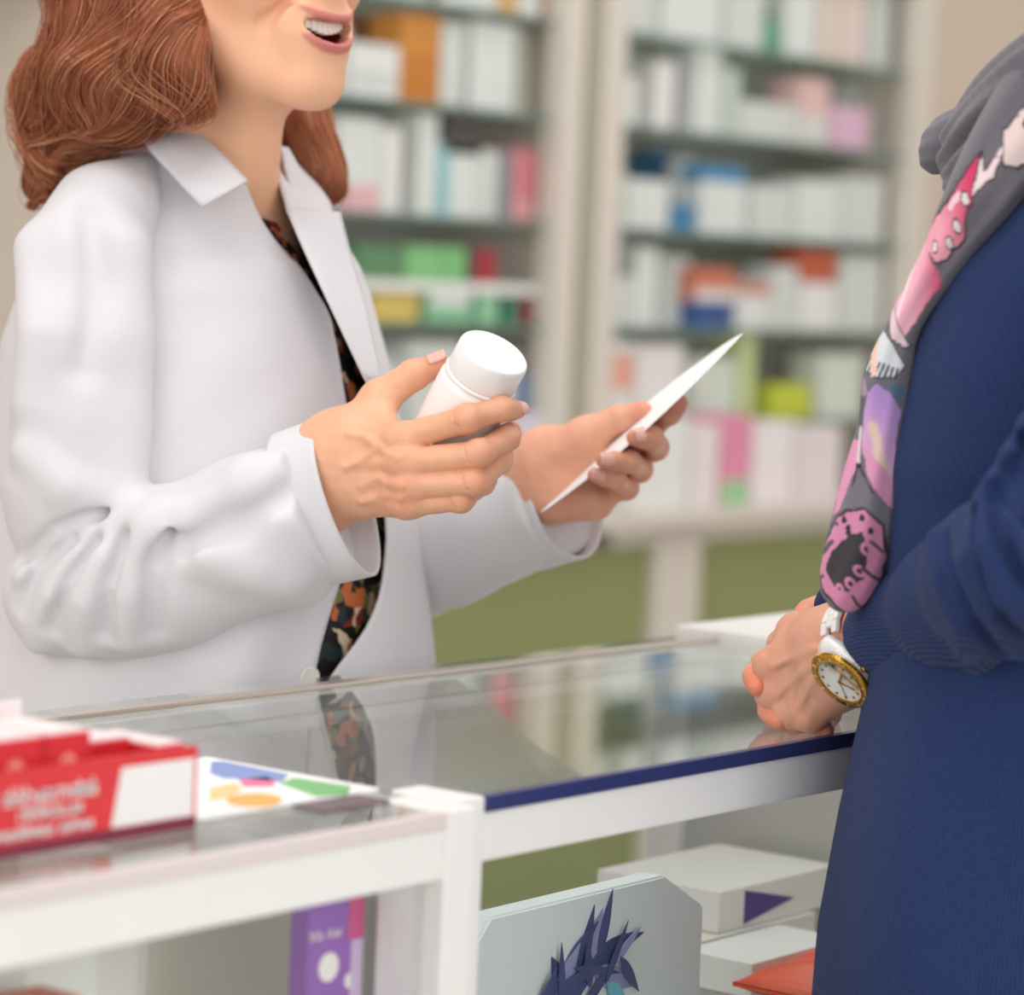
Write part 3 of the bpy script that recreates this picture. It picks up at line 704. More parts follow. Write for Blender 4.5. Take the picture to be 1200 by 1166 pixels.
# ------------------------------------------------------------------ heads
def head_sdf(X, smile=True):
    """head frame: y to the face, z up, x to the person's right"""
    s = X.copy(); s[:, 0] = np.abs(s[:, 0])
    D = ellip(X, (0, -.018, .028), (.073, .093, .080))
    D = smin(D, ellip(X, (0, .030, -.020), (.060, .058, .085)), .025)
    D = smin(D, cone(s, (.050, -.004, -.052), (.014, .068, -.099), .017, .015), .022)
    D = smin(D, ellip(X, (0, .074, -.103), (.021, .0175, .0165)), .014)
    D = smin(D, ellip(X, (0, .040, -.092), (.030, .035, .018)), .02)
    D = smin(D, ellip(s, (.036, .058, -.030), (.024, .024, .022)), .018)                  # cheeks
    D = smin(D, ellip(X, (0, .077, -.062), (.034, .020, .034)), .016)                      # muzzle
    D = smin(D, cone(X, (0, .082, .016), (0, .108, -.022), .0075, .0105), .012)            # nose
    D = smin(D, ellip(s, (.0115, .096, -.0265), (.0085, .0105, .0075)), .005)
    D = smax(D, -ellip(s, (.0065, .101, -.0355), (.0035, .005, .0045)), .003)
    D = smin(D, cone(s, (.012, .083, .030), (.045, .062, .030), .009, .008), .014)         # brows
    D = smax(D, -ellip(s, (.031, .088, .010), (.017, .016, .011)), .012)                    # eye sockets
    e = ellip(s, (.031, .063, .009), (.0135, .0135, .0135)); D = smin(D, e, .003)
    # ear
    ear = ellip(s, (.077, -.018, -.004), (.008, .017, .030)); ear = smax(ear, -ellip(s, (.086, -.012, .002), (.007, .010, .018)), .003)
    D = smin(D, ear, .008)
    if smile:
        zz = X[:, 2] - (-.066 + 9.5 * X[:, 0] ** 2)                                         # the smile curves up to the corners
        Y = np.stack([X[:, 0], X[:, 1], zz], 1)
        hole = ellip(Y, (0, .094, -.0015), (.0285, .034, .0090))
        up = np.abs(zz - .0088) ; lo = np.abs(zz + .0105)
        lipU = ellip(Y, (0, .0905 - 0, .0095), (.032, .0145, .0048)); lipL = ellip(Y, (0, .0895, -.0125), (.029, .0140, .0062))
        bend = 10.0 * X[:, 0] ** 2
        Yb = np.stack([X[:, 0], X[:, 1] + bend, zz], 1)
        lipU = ellip(Yb, (0, .0925, .0078), (.0300, .0075, .0034)); lipL = ellip(Yb, (0, .0915, -.0112), (.0280, .0080, .0046))
        D = smin(D, lipU, .005); D = smin(D, lipL, .005)
        hole = ellip(np.stack([X[:, 0], X[:, 1] + bend * .9, zz], 1), (0, .088, -.0018), (.0262, .020, .0083))
        D = smax(D, -hole, .0025)
        fold = cone(s, (.021, .093, -.034), (.041, .066, -.062), .0022, .0022); D = smax(D, -fold, .009)   # smile lines
    return D
def head_colour(L, skin, red, lip):
    """L: points in the head frame"""
    base, rd, lp = [np.array(s2l(c)) for c in (skin, red, lip)]
    s = L.copy(); s[:, 0] = np.abs(s[:, 0]); m = .55 * np.exp(-(vlen(s - np.array([.040, .07, -.030])) / .028) ** 2) + .5 * np.exp(-(vlen(s - np.array([0, .11, -.022])) / .016) ** 2)
    m = np.clip(m + .25 * noise3(L, 70, 1) + .1 * noise3(L, 240, 2), 0, 1)[:, None]
    C = base * (1 - m) + rd * m
    bend = 10 * L[:, 0] ** 2; zz = L[:, 2] - (-.066 + 9.5 * L[:, 0] ** 2)
    Yb = np.stack([L[:, 0], L[:, 1] + bend, zz], 1)
    lU = ellip(Yb, (0, .0925, .0072), (.0300, .0115, .0034)); lL = ellip(Yb, (0, .0915, -.0112), (.0285, .0115, .0054))
    l = np.clip(1 - np.minimum(lU, lL) / .0016, 0, 1)[:, None]; C = C * (1 - l) + lp * l
    inn = (np.abs(L[:, 0]) < .0245) & (zz < .0060) & (zz > -.0085) & (L[:, 1] + bend < .0875) & (L[:, 1] > .05)
    C[inn] = s2l('#5a2019')
    return C
# ================================================================== the pharmacist
M_COAT = mat('white_cotton', '#d7d5d9', 0.75, 0.015, 12, bump=0.05, bscale=1500, spec=0.2, sheen=0.1)
SK, SKR = '#efba97', '#e5a081'
PH = thing('person', 'person in a white lab coat smiling, holding a white bottle and a paper', 'person', (1.67, 1.58, 0.0))
CX, CY = 1.670, 1.590; TURN = math.radians(16)
_tz = np.array([.45, .60, .80, .95, 1.05, 1.12, 1.18, 1.225, 1.262, 1.290, 1.312, 1.335])
_ta = np.array([.215, .200, .170, .156, .148, .146, .143, .134, .110, .086, .066, .058])
_tf = np.array([.175, .172, .162, .156, .146, .128, .110, .094, .082, .074, .068, .060])   # depth to the front
_tb = np.array([.165, .160, .150, .145, .142, .140, .134, .118, .094, .074, .062, .058])   # depth to the back
def torso(phi, z, off=0.0):
    a, fr, bk = [np.interp(z, _tz, t) + off for t in (_ta, _tf, _tb)]
    c, s = np.cos(phi), np.sin(phi); e = 2 / 2.15
    b = np.where(c > 0, fr, bk)
    dx = -a * np.sign(s) * np.abs(s) ** e; dy = -b * np.sign(c) * np.abs(c) ** e
    ct_, st_ = math.cos(TURN), math.sin(TURN)
    bk_ = np.maximum(0, z - 1.245) * .26       # the neck is set back on the shoulders
    return np.stack([CX + dx * ct_ - dy * st_ - .614 * bk_, CY + dx * st_ + dy * ct_ + .789 * bk_, z + 0 * phi], -1)
def edge_phi(z, table, off, lo=-24, hi=75):
    """angle at which the open edge of the coat runs at height z (table: image row -> column)"""
    ph = np.radians(np.linspace(lo, hi, 301)); P = torso(ph, np.full(301, z), off); q = proj(P)
    t = np.array(table, float); want = np.interp(q[:, 1], t[:, 0], t[:, 1])
    return ph[np.argmin(np.abs(q[:, 0] - want))]
NEAR = [(200, 285), (240, 300), (270, 316), (320, 358), (370, 388), (420, 397), (460, 404), (560, 416), (650, 412), (690, 399), (740, 384), (800, 367), (860, 360), (1100, 350)]
FAR = [(170, 330), (200, 336), (260, 352), (300, 368), (380, 400), (440, 432), (480, 445), (600, 451), (690, 449), (735, 434), (780, 402), (806, 372), (860, 362), (1100, 352)]
coat = None
nz, nu = 110, 220
zs = np.concatenate([np.linspace(.47, 1.2, 70), np.linspace(1.205, 1.332, 40)])
G = np.zeros((nz, nu, 3))
def smooth1(a, n=5):
    k = np.ones(n) / n; return np.convolve(np.pad(a, n // 2, mode='edge'), k, 'valid')
pn = smooth1(np.array([edge_phi(z, NEAR, .016) for z in zs]), 5); pf = smooth1(np.array([edge_phi(z, FAR, .014) for z in zs]), 5)
for i, z in enumerate(zs):
    u = np.linspace(0, 1, nu); ph = pn[i] + (2 * PI + pf[i] - pn[i]) * u
    off = .014 + .002 * sstep(.5, .0, u) * (z < 1.25)
    # loose cloth: soft vertical folds growing downwards and slanting drags from the armhole
    wv = (.0035 * np.sin(ph * 9 + 6 * z) + .003 * np.sin(ph * 5 - 17 * z + 1)) * sstep(1.2, .9, z)
    dr = .0014 * np.sin((ph * .12 + z) * 60) * np.exp(-((ph - 1.0) / .45) ** 2) * sstep(1.27, 1.15, z) * sstep(.9, 1.0, z)
    lo_ = .0022 * np.sin(ph * 14 + 40 * z) * np.exp(-((ph - .75) / .5) ** 2) * np.exp(-((z - .98) / .06) ** 2)
    G[i] = torso(ph, np.full(nu, z), off + wv + dr + lo_)
coat = link('lab_coat', grid_me(G), M_COAT, PH, 'white cotton lab coat', smooth=True); solidify(coat, .0022, -1)
# blouse
nu2, nv2 = 120, 90
ph = np.linspace(-PI, PI, nu2); v = np.linspace(0, 1, nv2)
ztop = 1.243 + .086 * sstep(.04, .55, np.abs(ph))
zz = .55 + (ztop[:, None] - .55) * v[None, :]
GB = torso(np.repeat(ph[:, None], nv2, 1).ravel(), zz.ravel(), -.004).reshape(nu2, nv2, 3)
M_FLORAL = mat('floral_blouse', '#101014', .6)
nt = M_FLORAL.node_tree; bs = nt.nodes['Principled BSDF']; tc = nt.nodes.new('ShaderNodeTexCoord')
nz_ = nt.nodes.new('ShaderNodeTexNoise'); nz_.inputs['Scale'].default_value = 45; nz_.inputs['Detail'].default_value = 4
vm = nt.nodes.new('ShaderNodeVectorMath'); vm.operation = 'MULTIPLY_ADD'; vm.inputs[1].default_value = (.03, .03, .03)
vo = nt.nodes.new('ShaderNodeTexVoronoi'); vo.inputs['Scale'].default_value = 95
sp = nt.nodes.new('ShaderNodeSeparateColor'); rp = nt.nodes.new('ShaderNodeValToRGB'); rp.color_ramp.interpolation = 'CONSTANT'
els = rp.color_ramp.elements; els[0].position = 0; els[0].color = (*s2l('#0d1012'), 1); els[1].position = .40; els[1].color = (*s2l('#3a4a2c'), 1)
for p_, c_ in ((.50, '#7d7a44'), (.56, '#101316'), (.66, '#c9703f'), (.76, '#e6cdb0'), (.86, '#8a3026'), (.94, '#24323a')):
    e_ = els.new(p_); e_.color = (*s2l(c_), 1)
nt.links.new(tc.outputs['Object'], nz_.inputs['Vector']); nt.links.new(nz_.outputs['Color'], vm.inputs[0]); nt.links.new(tc.outputs['Object'], vm.inputs[2])
nt.links.new(vm.outputs[0], vo.inputs['Vector']); nt.links.new(vo.outputs['Color'], sp.inputs[0]); nt.links.new(sp.outputs[0], rp.inputs[0]); nt.links.new(rp.outputs[0], bs.inputs['Base Color'])
bl = link('blouse', grid_me(GB), M_FLORAL, PH, 'black floral print blouse', smooth=True); solidify(bl, .0015, -1)

# ------------------------------------------------------------------ head, neck and chest
HM = np.array([[-1, 0, 0], [0, -1, 0], [0, 0, 1.0]]).T        # columns: person's right, face, up in world axes
tl = math.radians(5); HM = HM @ np.array([[1, 0, 0], [0, math.cos(tl), -math.sin(tl)], [0, math.sin(tl), math.cos(tl)]])
mouth = ony(387, 36, 1.437); HO = mouth - HM @ np.array([0, .092, -.066])
NB = np.array([1.656, 1.602, 1.285])
def ph_body(X):
    L = ((X - HO.astype(np.float32)) @ HM.astype(np.float32))
    D = head_sdf(L)
    top = HO + HM @ np.array([0, -.022, -.035]); th = HO + HM @ np.array([0, .022, -.088])
    D = smin(D, cone(X, top, NB, .050, .054), .016)
    D = smin(D, cone(X, th, NB + [0, -.045, -.01], .022, .030), .022)                       # throat
    for s_ in (-1, 1):
        D = smin(D, cone(X, HO + HM @ np.array([s_ * .052, -.022, -.045]), NB + [-s_ * -.016, -.052, -.012], .011, .010), .014)
        D = smin(D, cone(X, NB + [0, .012, .0], (CX + s_ * .095 * math.cos(TURN), CY + s_ * .095 * math.sin(TURN) + .01, 1.235), .045, .026), .04)
        D = smin(D, cone(X, NB + [s_ * .02, -.05, -.02], (CX + s_ * .075, CY - .035 + s_ * .02, 1.245), .011, .008), .02)
    D = smin(D, ellip(X, (CX, CY, 1.13), (.105, .085, .13)), .05)
    D = smin(D, cone(X, NB + [.008, -.040, -.012], (CX + .012, CY - .040, 1.21), .034, .034), .03)
    return D
V1, F1 = surface(ph_body, (CX - .2, CY - .22, 1.05), (CX + .2, CY + .16, HO[2] + .13), .0021)
L1 = (V1 - HO) @ HM
C1 = head_colour(L1, SK, SKR, '#cf7d74')
# coarse rest of the body: trunk, arms and legs inside the clothes
SHR, SHL = at(122, 272, 2.178), np.array([CX + .108 * math.cos(TURN), CY + .108 * math.sin(TURN), 1.205])
ELR = at(85, 686, 2.165); WRR = at(396, 548, 2.105)
ELL = at(430, 672, 2.42); WRL = at(648, 560, 2.262)
def ph_rest(X):
    D = ellip(X, (CX, CY, 1.0), (.115, .095, .2))
    D = smin(D, ellip(X, (CX, CY, .84), (.135, .115, .13)), .05)
    for a, b_, c_ in ((SHR, ELR, at(320, 600, 2.125)), (SHL, ELL, WRL + (ELL - WRL) * .25)):
        D = smin(D, chain(X, [a, b_, c_], [.028, .028, .024], .01), .015)
    for s_ in (-1, 1): 
        D = smin(D, chain(X, [(CX + s_ * .085, CY, .82), (CX + s_ * .085, CY, .46), (CX + s_ * .085, CY + .02, .09)], [.08, .052, .036], .02), .03)
    return D
V2, F2 = surface(ph_rest, (CX - .3, CY - .3, .05), (CX + .36, CY + .25, 1.3), .008)
C2 = np.tile(s2l(SK), (len(V2), 1))

# right hand round the bottle
A = at
J = {'W': A(399, 546, 2.098),
     'i': [A(470, 514, 2.063), A(548, 491, 2.040), A(588, 479, 2.050), A(605, 481, 2.068)],
     'm': [A(476, 543, 2.056), A(561, 532, 2.038), A(594, 513, 2.060), A(600, 505, 2.082)],
     'r': [A(482, 569, 2.056), A(557, 565, 2.040), A(586, 541, 2.062), A(590, 529, 2.084)],
     'p': [A(478, 590, 2.062), A(541, 586, 2.050), A(567, 567, 2.070), A(574, 558, 2.088)],
     't': [A(424, 501, 2.098), A(444, 468, 2.105), A(484, 440, 2.102), A(515, 427, 2.100)]}
veins = [([(408, 508), (426, 511), (440, 520), (452, 530), (466, 537)], .0013), ([(405, 548), (422, 540), (436, 530), (446, 524)], .0011), ([(424, 571), (438, 561), (446, 559), (456, 566), (470, 569)], .0013), ([(424, 588), (440, 584), (452, 580), (470, 584)], .0012), ([(452, 566), (450, 580)], .001)]
VR, FRr, CR, dR = hand(J, at(330, 592, 2.12), 1.0, .00105, veins=veins, skin='#e6ae8d', red='#d9866a', forearm_r=(.030, .034), wrist_flat=(A(408, 580, 2.1) - A(390, 515, 2.1)) * .5)
# left hand with the paper, seen from the palm and thumb side
J2 = {'W': A(640, 557, 2.262), 'dorsal': -1,
      'i': [A(722, 524, 2.258), A(762, 502, 2.245), A(785, 484, 2.226), A(797, 472, 2.214)],
      'm': [A(722, 546, 2.255), A(768, 524, 2.238), A(764, 514, 2.208), A(744, 513, 2.194)],
      'r': [A(712, 568, 2.252), A(750, 550, 2.232), A(738, 541, 2.204), A(708, 540, 2.192)],
      'p': [A(694, 588, 2.250), A(735, 572, 2.228), A(722, 562, 2.206), A(697, 557, 2.196)],
      't': [A(656, 532, 2.246), A(688, 509, 2.240), A(726, 491, 2.238), A(752, 482, 2.234)]}
fill = [(A(640, 570, 2.25), A(690, 585, 2.24), .017, .013), (A(650, 590, 2.245), A(700, 590, 2.235), .012, .011), (A(640, 545, 2.248), A(680, 520, 2.238), .018, .014), (A(660, 560, 2.25), A(715, 550, 2.245), .016, .014)]
VL, FL, CL, dL = hand(J2, at(560, 612, 2.32), .98, .0012, tendons=False, skin='#e4aa8d', red='#d98a74', forearm_r=(.027, .028), wrist_flat=(A(630, 590, 2.262) - A(626, 525, 2.262)) * .45, fill=fill)
V, F, C = fuse([(V1, F1, C1), (V2, F2, C2), (VR, FRr, CR), (VL, FL, CL)])
me = mesh_np(V, F); set_print(me, C); body = link('body', me, M_SKIN, PH, smooth=True)
for c in 'i': nail(J[c][2], J[c][3], np.asarray(J[c][2]) - J[c][1] , FR[c][3], body)
nail(J['t'][2], J['t'][3], UP * 1.0 - FW * .6 - RT * .3, .0078, body, ln=.013)
for c in 'mrp': nail(J2[c][2], J2[c][3], -FW * 1.0 + UP * .25, FR[c][3] * .98, body)
# shoes
for s_ in (-1, 1):
    link('shoe', mesh_np(*surface(lambda X, s_=s_: smax(smin(ellip(X, (CX + s_ * .085, CY - .06, .045), (.045, .13, .05)), ellip(X, (CX + s_ * .085, CY + .03, .06), (.04, .06, .06)), .03), -(X[:, 2] - .002), .004), (CX + s_ * .085 - .07, CY - .22, -.01), (CX + s_ * .085 + .07, CY + .13, .14), .006)), mat('shoe_black', '#26262a', .4), PH, smooth=True)
M_TROUSER = mat('dark_trousers', '#2c2e36', .8)
def ph_trouser(X):
    D = None
    for s_ in (-1, 1):
        d = chain(X, [(CX + s_ * .085, CY, .82), (CX + s_ * .085, CY, .46), (CX + s_ * .085, CY + .02, .10)], [.092, .068, .056], .02); D = d if D is None else smin(D, d, .03)
    return smax(D, .09 - X[:, 2], .003)
link('trousers', mesh_np(*surface(ph_trouser, (CX - .22, CY - .15, .05), (CX + .22, CY + .16, .93), .008)), M_TROUSER, PH, smooth=True)

# mouth and eyes
def HP(x, y, z): return HO + HM @ np.array([x, y, z])
mes = []
M_TOOTH = mat('teeth', '#f7f1e6', .2, .02); 
for k in range(-4, 5):
    x = k * .0052; w_ = .0025 if abs(k) > 0 else .0026
    y = .0868 - 10.0 * x * x; zt = -.066 + 9.5 * x * x + .0066; hgt = .0092 - .0004 * abs(k)
    bm = box_me(-w_, w_, -.003, .0018, -hgt, 0, .0011, 2)
    ang = math.atan(20 * x)
    M4 = Matrix([[*HM[0], HO[0]], [*HM[1], HO[1]], [*HM[2], HO[2]], [0, 0, 0, 1]]) @ Matrix.Translation((x, y, zt)) @ Matrix.Rotation(-ang, 4, 'Z')
    bm.transform(M4); link('tooth', bm, M_TOOTH, body, smooth=True)
tg = mesh_np(*surface(lambda X: ellip((X - HO.astype(np.float32)) @ HM.astype(np.float32), (0, .068, -.074), (.017, .016, .0055)), HP(-.03, .04, -.09).min() * 0 + np.minimum(HP(-.03, .04, -.09), HP(.03, .1, -.06)) - .005, np.maximum(HP(-.03, .04, -.09), HP(.03, .1, -.06)) + .005, .0015))
link('tongue', tg, mat('tongue', '#c46a66', .35), body, smooth=True)
def eyes(HPf, HMm, parent):
    for s_ in (-1, 1):
        T = Matrix([[*HMm[0], HPf(s_ * .031, .0612, .009)[0]], [*HMm[1], HPf(s_ * .031, .0612, .009)[1]], [*HMm[2], HPf(s_ * .031, .0612, .009)[2]], [0, 0, 0, 1]])
        e = lathe_me([(.0005, .0143), (.003, .0141), (.0055, .0132), (.009, .0111), (.0115, .0084)], 24, T @ Matrix.Rotation(-PI / 2, 4, 'X') @ Matrix.Scale(1, 4))
        link('eye', e, mat('eye_white', '#efe9e2', .15), parent, smooth=True)
        i = lathe_me([(.0003, .01455), (.0028, .01435), (.0056, .0136)], 24, T @ Matrix.Rotation(-PI / 2, 4, 'X'))
        link('iris', i, mat('iris_brown', '#4a2d1c', .1), parent, smooth=True)
        b_ = tube_me([HPf(s_ * (.012 + .036 * t), .0955 - .028 * t ** 1.7, .030 + .010 * math.sin(PI * (.15 + .7 * t))) for t in np.linspace(0, 1, 9)], [.001, .0022, .0026, .0026, .0024, .0022, .0018, .0013, .0006], 6)
        link('eyebrow', b_, mat('brow_brown', '#6b4128', .8), parent, smooth=True)
eyes(HP, HM, body)

# ------------------------------------------------------------------ coat sleeves
def px(r, Z): return r * Z / FPX
def ridge(D, X, pts, r, k): return smin(D, chain(X, pts, [r] * len(pts) if np.isscalar(r) else r), k)
def groove(D, X, pts, r, k): return smax(D, -chain(X, pts, [r] * len(pts) if np.isscalar(r) else r), k)
UPR = [(165, 212, 2.215, 34), (124, 252, 2.175, 56), (102, 300, 2.155, 66), (98, 400, 2.145, 70), (94, 500, 2.15, 74), (90, 570, 2.155, 80), (88, 612, 2.160, 74)]
FOR = [(80, 694, 2.165, 76), (140, 684, 2.155, 83), (200, 665, 2.145, 88), (300, 624, 2.125, 86), (392, 588, 2.105, 82)]
up_p = [A(a, b_, c_) for a, b_, c_, d_ in UPR]; up_r = [px(d_, c_) for a, b_, c_, d_ in UPR]
fo_p = [A(a, b_, c_) for a, b_, c_, d_ in FOR]; fo_r = [px(d_, c_) for a, b_, c_, d_ in FOR]
def slv0(X): return smin(chain(X, up_p, up_r, .02), chain(X, fo_p, fo_r, .02), .005)
def on(sd, pts, inset): 
    o = [hit(sd, a, b_, inset=inset) for a, b_ in pts]; return [p for p in o if p is not None]
RID = [(on(slv0, [(20, 470), (36, 530), (78, 570), (136, 590)], .006), .011, .014), (on(slv0, [(14, 728), (30, 676), (66, 640), (134, 606)], .002), .006, .014),
       (on(slv0, [(44, 752), (62, 700), (98, 650), (150, 606)], .002), .006, .014), (on(slv0, [(96, 756), (100, 706), (124, 656), (162, 602)], .002), .0065, .016),
       (on(slv0, [(150, 748), (150, 700), (164, 648), (190, 598)], .002), .007, .018), (on(slv0, [(180, 626), (225, 600), (280, 574), (345, 542)], .003), .008, .018),
       (on(slv0, [(360, 690), (300, 668), (240, 646), (190, 616)], .004), .009, .024), (on(slv0, [(36, 290), (44, 390), (36, 470)], .004), .008, .026), (on(slv0, [(154, 290), (160, 390), (154, 500), (144, 575)], .004), .008, .026),
       (on(slv0, [(292, 560), (325, 610), (340, 670)], .004), .008, .026)]
GRO = [(on(slv0, [(24, 658), (60, 622), (100, 606), (146, 598)], -.001), .0045, .006), (on(slv0, [(22, 712), (46, 664), (84, 632)], -.0005), .003, .012), (on(slv0, [(60, 736), (78, 684), (116, 634)], -.0005), .003, .012),
       (on(slv0, [(122, 742), (126, 690), (148, 630)], -.0005), .003, .014), (on(slv0, [(182, 740), (180, 670), (200, 616)], .0), .003, .018),
       (on(slv0, [(220, 640), (290, 608), (350, 570)], .0), .003, .020), (on(slv0, [(104, 250), (112, 330), (100, 430)], .0), .003, .022)]
def sleeve_r(X):
    D = slv0(X)
    for p_, r_, k_ in RID: D = ridge(D, X, p_, r_, k_)
    for p_, r_, k_ in GRO: D = groove(D, X, p_, r_, k_)
    D = D - .0012 * noise3(X, 55, 4)
    q = (X - A(380, 598, 2.107).astype(np.float32)) @ ((A(411, 588, 2.10) - A(300, 630, 2.125)) / np.linalg.norm(A(411, 588, 2.10) - A(300, 630, 2.125))).astype(np.float32)
    return smax(D, q, .002)
allp = np.array(up_p + fo_p)
M_COAT2 = M_COAT
sl = link('sleeve', mesh_np(*surface(sleeve_r, allp.min(0) - .075, allp.max(0) + .075, .0024)), M_COAT, coat, smooth=True)
# shoulder yoke seam piping
def cuff(c0, c1, e_long, e_short, name='cuff', flare=1.03, t=.0025):
    """open cloth band from c0 to c1; e_long, e_short: half axes (vectors) of its opening"""
    n, m = 64, 14; G = np.zeros((m, n, 3)); th_ = np.linspace(0, 2 * PI, n, endpoint=False)
    for i, s_ in enumerate(np.linspace(0, 1, m)):
        c_ = c0 + (c1 - c0) * s_; k = 1 + (flare - 1) * s_ + .012 * math.exp(-((s_ - .12) / .05) ** 2) * -1
        G[i] = c_ + k * (np.cos(th_)[:, None] * e_long + np.sin(th_)[:, None] * e_short) * (1 + .012 * np.sin(3 * th_ + 1) + .006 * np.sin(5 * th_))[:, None]
    o = link(name, grid_me(G, closed_v=True), M_COAT, coat, smooth=True); solidify(o, t, 0); return o
ax = A(411, 588, 2.10) - A(360, 605, 2.112); axn = ax / np.linalg.norm(ax)
el = A(437, 666, 2.10) - A(385, 509, 2.10); el = el - (el @ axn) * axn; es = np.cross(axn, el / np.linalg.norm(el)) * .036
cuff(A(350, 597, 2.112), A(407, 581, 2.10), el * .565, es)
# far sleeve
ULL = [(SHL + [0, 0, .01], .040), ((SHL + ELL) / 2, .046), (ELL, .054)]
c1 = A(664, 584, 2.262); FLL = [(ELL, .054), (ELL * .55 + c1 * .45, .048), (ELL * .08 + c1 * .92, .043)]
axl = (c1 - ELL) / np.linalg.norm(c1 - ELL)
def sleeve_l(X):
    D = smin(chain(X, [p for p, r in ULL], [r for p, r in ULL], .01), chain(X, [p for p, r in FLL], [r for p, r in FLL], .01), .014)
    D = D - .0030 * noise3(X, 42, 9) - .0012 * noise3(X, 90, 2)
    return smax(D, (X - (c1 - axl * .008).astype(np.float32)) @ axl.astype(np.float32), .002)
al = np.array([SHL, ELL, c1])
link('sleeve', mesh_np(*surface(sleeve_l, al.min(0) - .08, al.max(0) + .08, .003)), M_COAT, coat, smooth=True)
el = A(672, 652, 2.262) - A(660, 516, 2.262); el = el - (el @ axl) * axl; es = np.cross(axl, el / np.linalg.norm(el)) * .034
cuff(c1 - axl * .055, c1, el * .5, es, flare=1.06)

# collar and lapels: two-sided cloth leaves
def leaf_patch(rows, name, t=.0025, n=24, parent=None):
    """rows: list of polylines (3-D) across the leaf, from fold line to outer edge"""
    R_ = [spline(r, n) for r in rows]; S = np.stack(R_, 0); K = np.stack([spline(S[:, j], 10) for j in range(n)], 1)
    o = link(name, grid_me(K), M_COAT, parent or coat, smooth=True); solidify(o, t, 0); return o
def D_(x, y, Z): return A(x, y, Z)
leaf_patch([[D_(258, 120, 2.27), D_(222, 141, 2.225), D_(252, 172, 2.185), D_(290, 212, 2.150)],
            [D_(215, 128, 2.255), D_(196, 152, 2.205), D_(235, 196, 2.165), D_(266, 226, 2.143)],
            [D_(190, 140, 2.245), D_(166, 160, 2.200), D_(206, 210, 2.160), D_(237, 243, 2.145)]], 'collar')
# far collar and lapel: from the nape round to the chest
leaf_patch([[D_(296, 150, 2.36), D_(318, 165, 2.31), D_(324, 200, 2.25), D_(338, 250, 2.195)],
            [D_(312, 152, 2.38), D_(334, 178, 2.33), D_(350, 212, 2.275), D_(362, 255, 2.225)],
            [D_(322, 160, 2.39), D_(350, 192, 2.345), D_(386, 238, 2.295), D_(384, 258, 2.25)]], 'collar')
leaf_patch([[D_(336, 244, 2.195), D_(356, 290, 2.175), D_(384, 350, 2.160), D_(430, 448, 2.160)],
            [D_(368, 246, 2.23), D_(382, 290, 2.20), D_(408, 360, 2.18), D_(438, 450, 2.165)],
            [D_(398, 250, 2.265), D_(408, 290, 2.235), D_(428, 360, 2.20), D_(447, 450, 2.172)]], 'lapel')
# button
def coat_point(pxx, pyy):
    q = proj(G.reshape(-1, 3)); k = np.argmin((q[:, 0] - pxx) ** 2 + (q[:, 1] - pyy) ** 2 + 1e4 * (q[:, 2] > 2.3)); return G.reshape(-1, 3)[k]
pb = coat_point(364, 788); nb_ = pb - np.array([CX, CY, pb[2]]); nb_ /= np.linalg.norm(nb_)
rot = Vector(nb_).to_track_quat('Z', 'Y').to_matrix().to_4x4()
link('button', lathe_me([(.004, 0), (.0072, .0002), (.0078, .0016), (.0066, .0026), (.0055, .0018), (.001, .0018)], 28, Matrix.Translation(Vector(pb)) @ rot), mat('button_white', '#e9e4df', .25), coat, smooth=True)

# ------------------------------------------------------------------ hair
HAIRB = [(HP(0, -.022, .034), (.086, .102, .088)), ]
BL = [(150, 20, 2.20, 88, 90, .075), (205, 62, 2.155, 56, 66, .045), (222, 90, 2.15, 36, 46, .032), (130, 90, 2.19, 84, 72, .065), (88, 130, 2.23, 60, 70, .055), (80, 172, 2.255, 44, 52, .045), (172, 112, 2.215, 60, 40, .05), (50, 210, 2.27, 22, 26, .02),
      (205, 20, 2.165, 26, 50, .035), (60, 100, 2.25, 40, 50, .045), (200, 110, 2.30, 80, 70, .06), (130, -60, 2.22, 80, 80, .07)]
BF = [(358, 150, 2.35, 30, 38, .03), (374, 190, 2.345, 24, 34, .026), (386, 215, 2.34, 15, 20, .018), (330, 110, 2.36, 40, 50, .04)]
VM = np.stack([RT, UP, FW], 1)
def hair_sdf(X):
    L = (X - HO.astype(np.float32)) @ HM.astype(np.float32)
    D = ellip(L, (0, -.022, .032), (.088, .104, .090))
    D = smin(D, ellip(L, (0, -.075, -.03), (.075, .05, .09)), .03)
    # clear of the face
    cut = smin(ellip(L, (0, .085, -.03), (.069, .075, .095)), ellip(L, (0, .11, .0), (.075, .06, .075)), .02)
    D = smax(D, -cut, .012)
    for x, y, Z, rx, ry, rz in BL + BF:
        D = smin(D, ellip(X, A(x, y, Z), (px(rx, Z), px(ry, Z), rz), VM), .018)
    cut2 = ellip(X, A(305, 60, 2.15), (px(58, 2.15), px(110, 2.15), .075), VM)
    D = smax(D, -cut2, .01)
    return D - .0035 * noise3(X, 75, 6) - .0012 * noise3(X, 220, 7)
VH, FH = surface(hair_sdf, HO + np.array([-.24, -.16, -.22]), HO + np.array([.17, .24, .15]), .0034)
M_HAIR = vcol_mat('auburn_hair', .5, bump=0); M_HAIR.node_tree.nodes['Principled BSDF'].inputs['Specular IOR Level'].default_value = .35
hc = [np.array(s2l(c)) for c in ('#94543a', '#ab6645', '#bd7a55', '#d19a74')]
rs = np.random.RandomState(5)
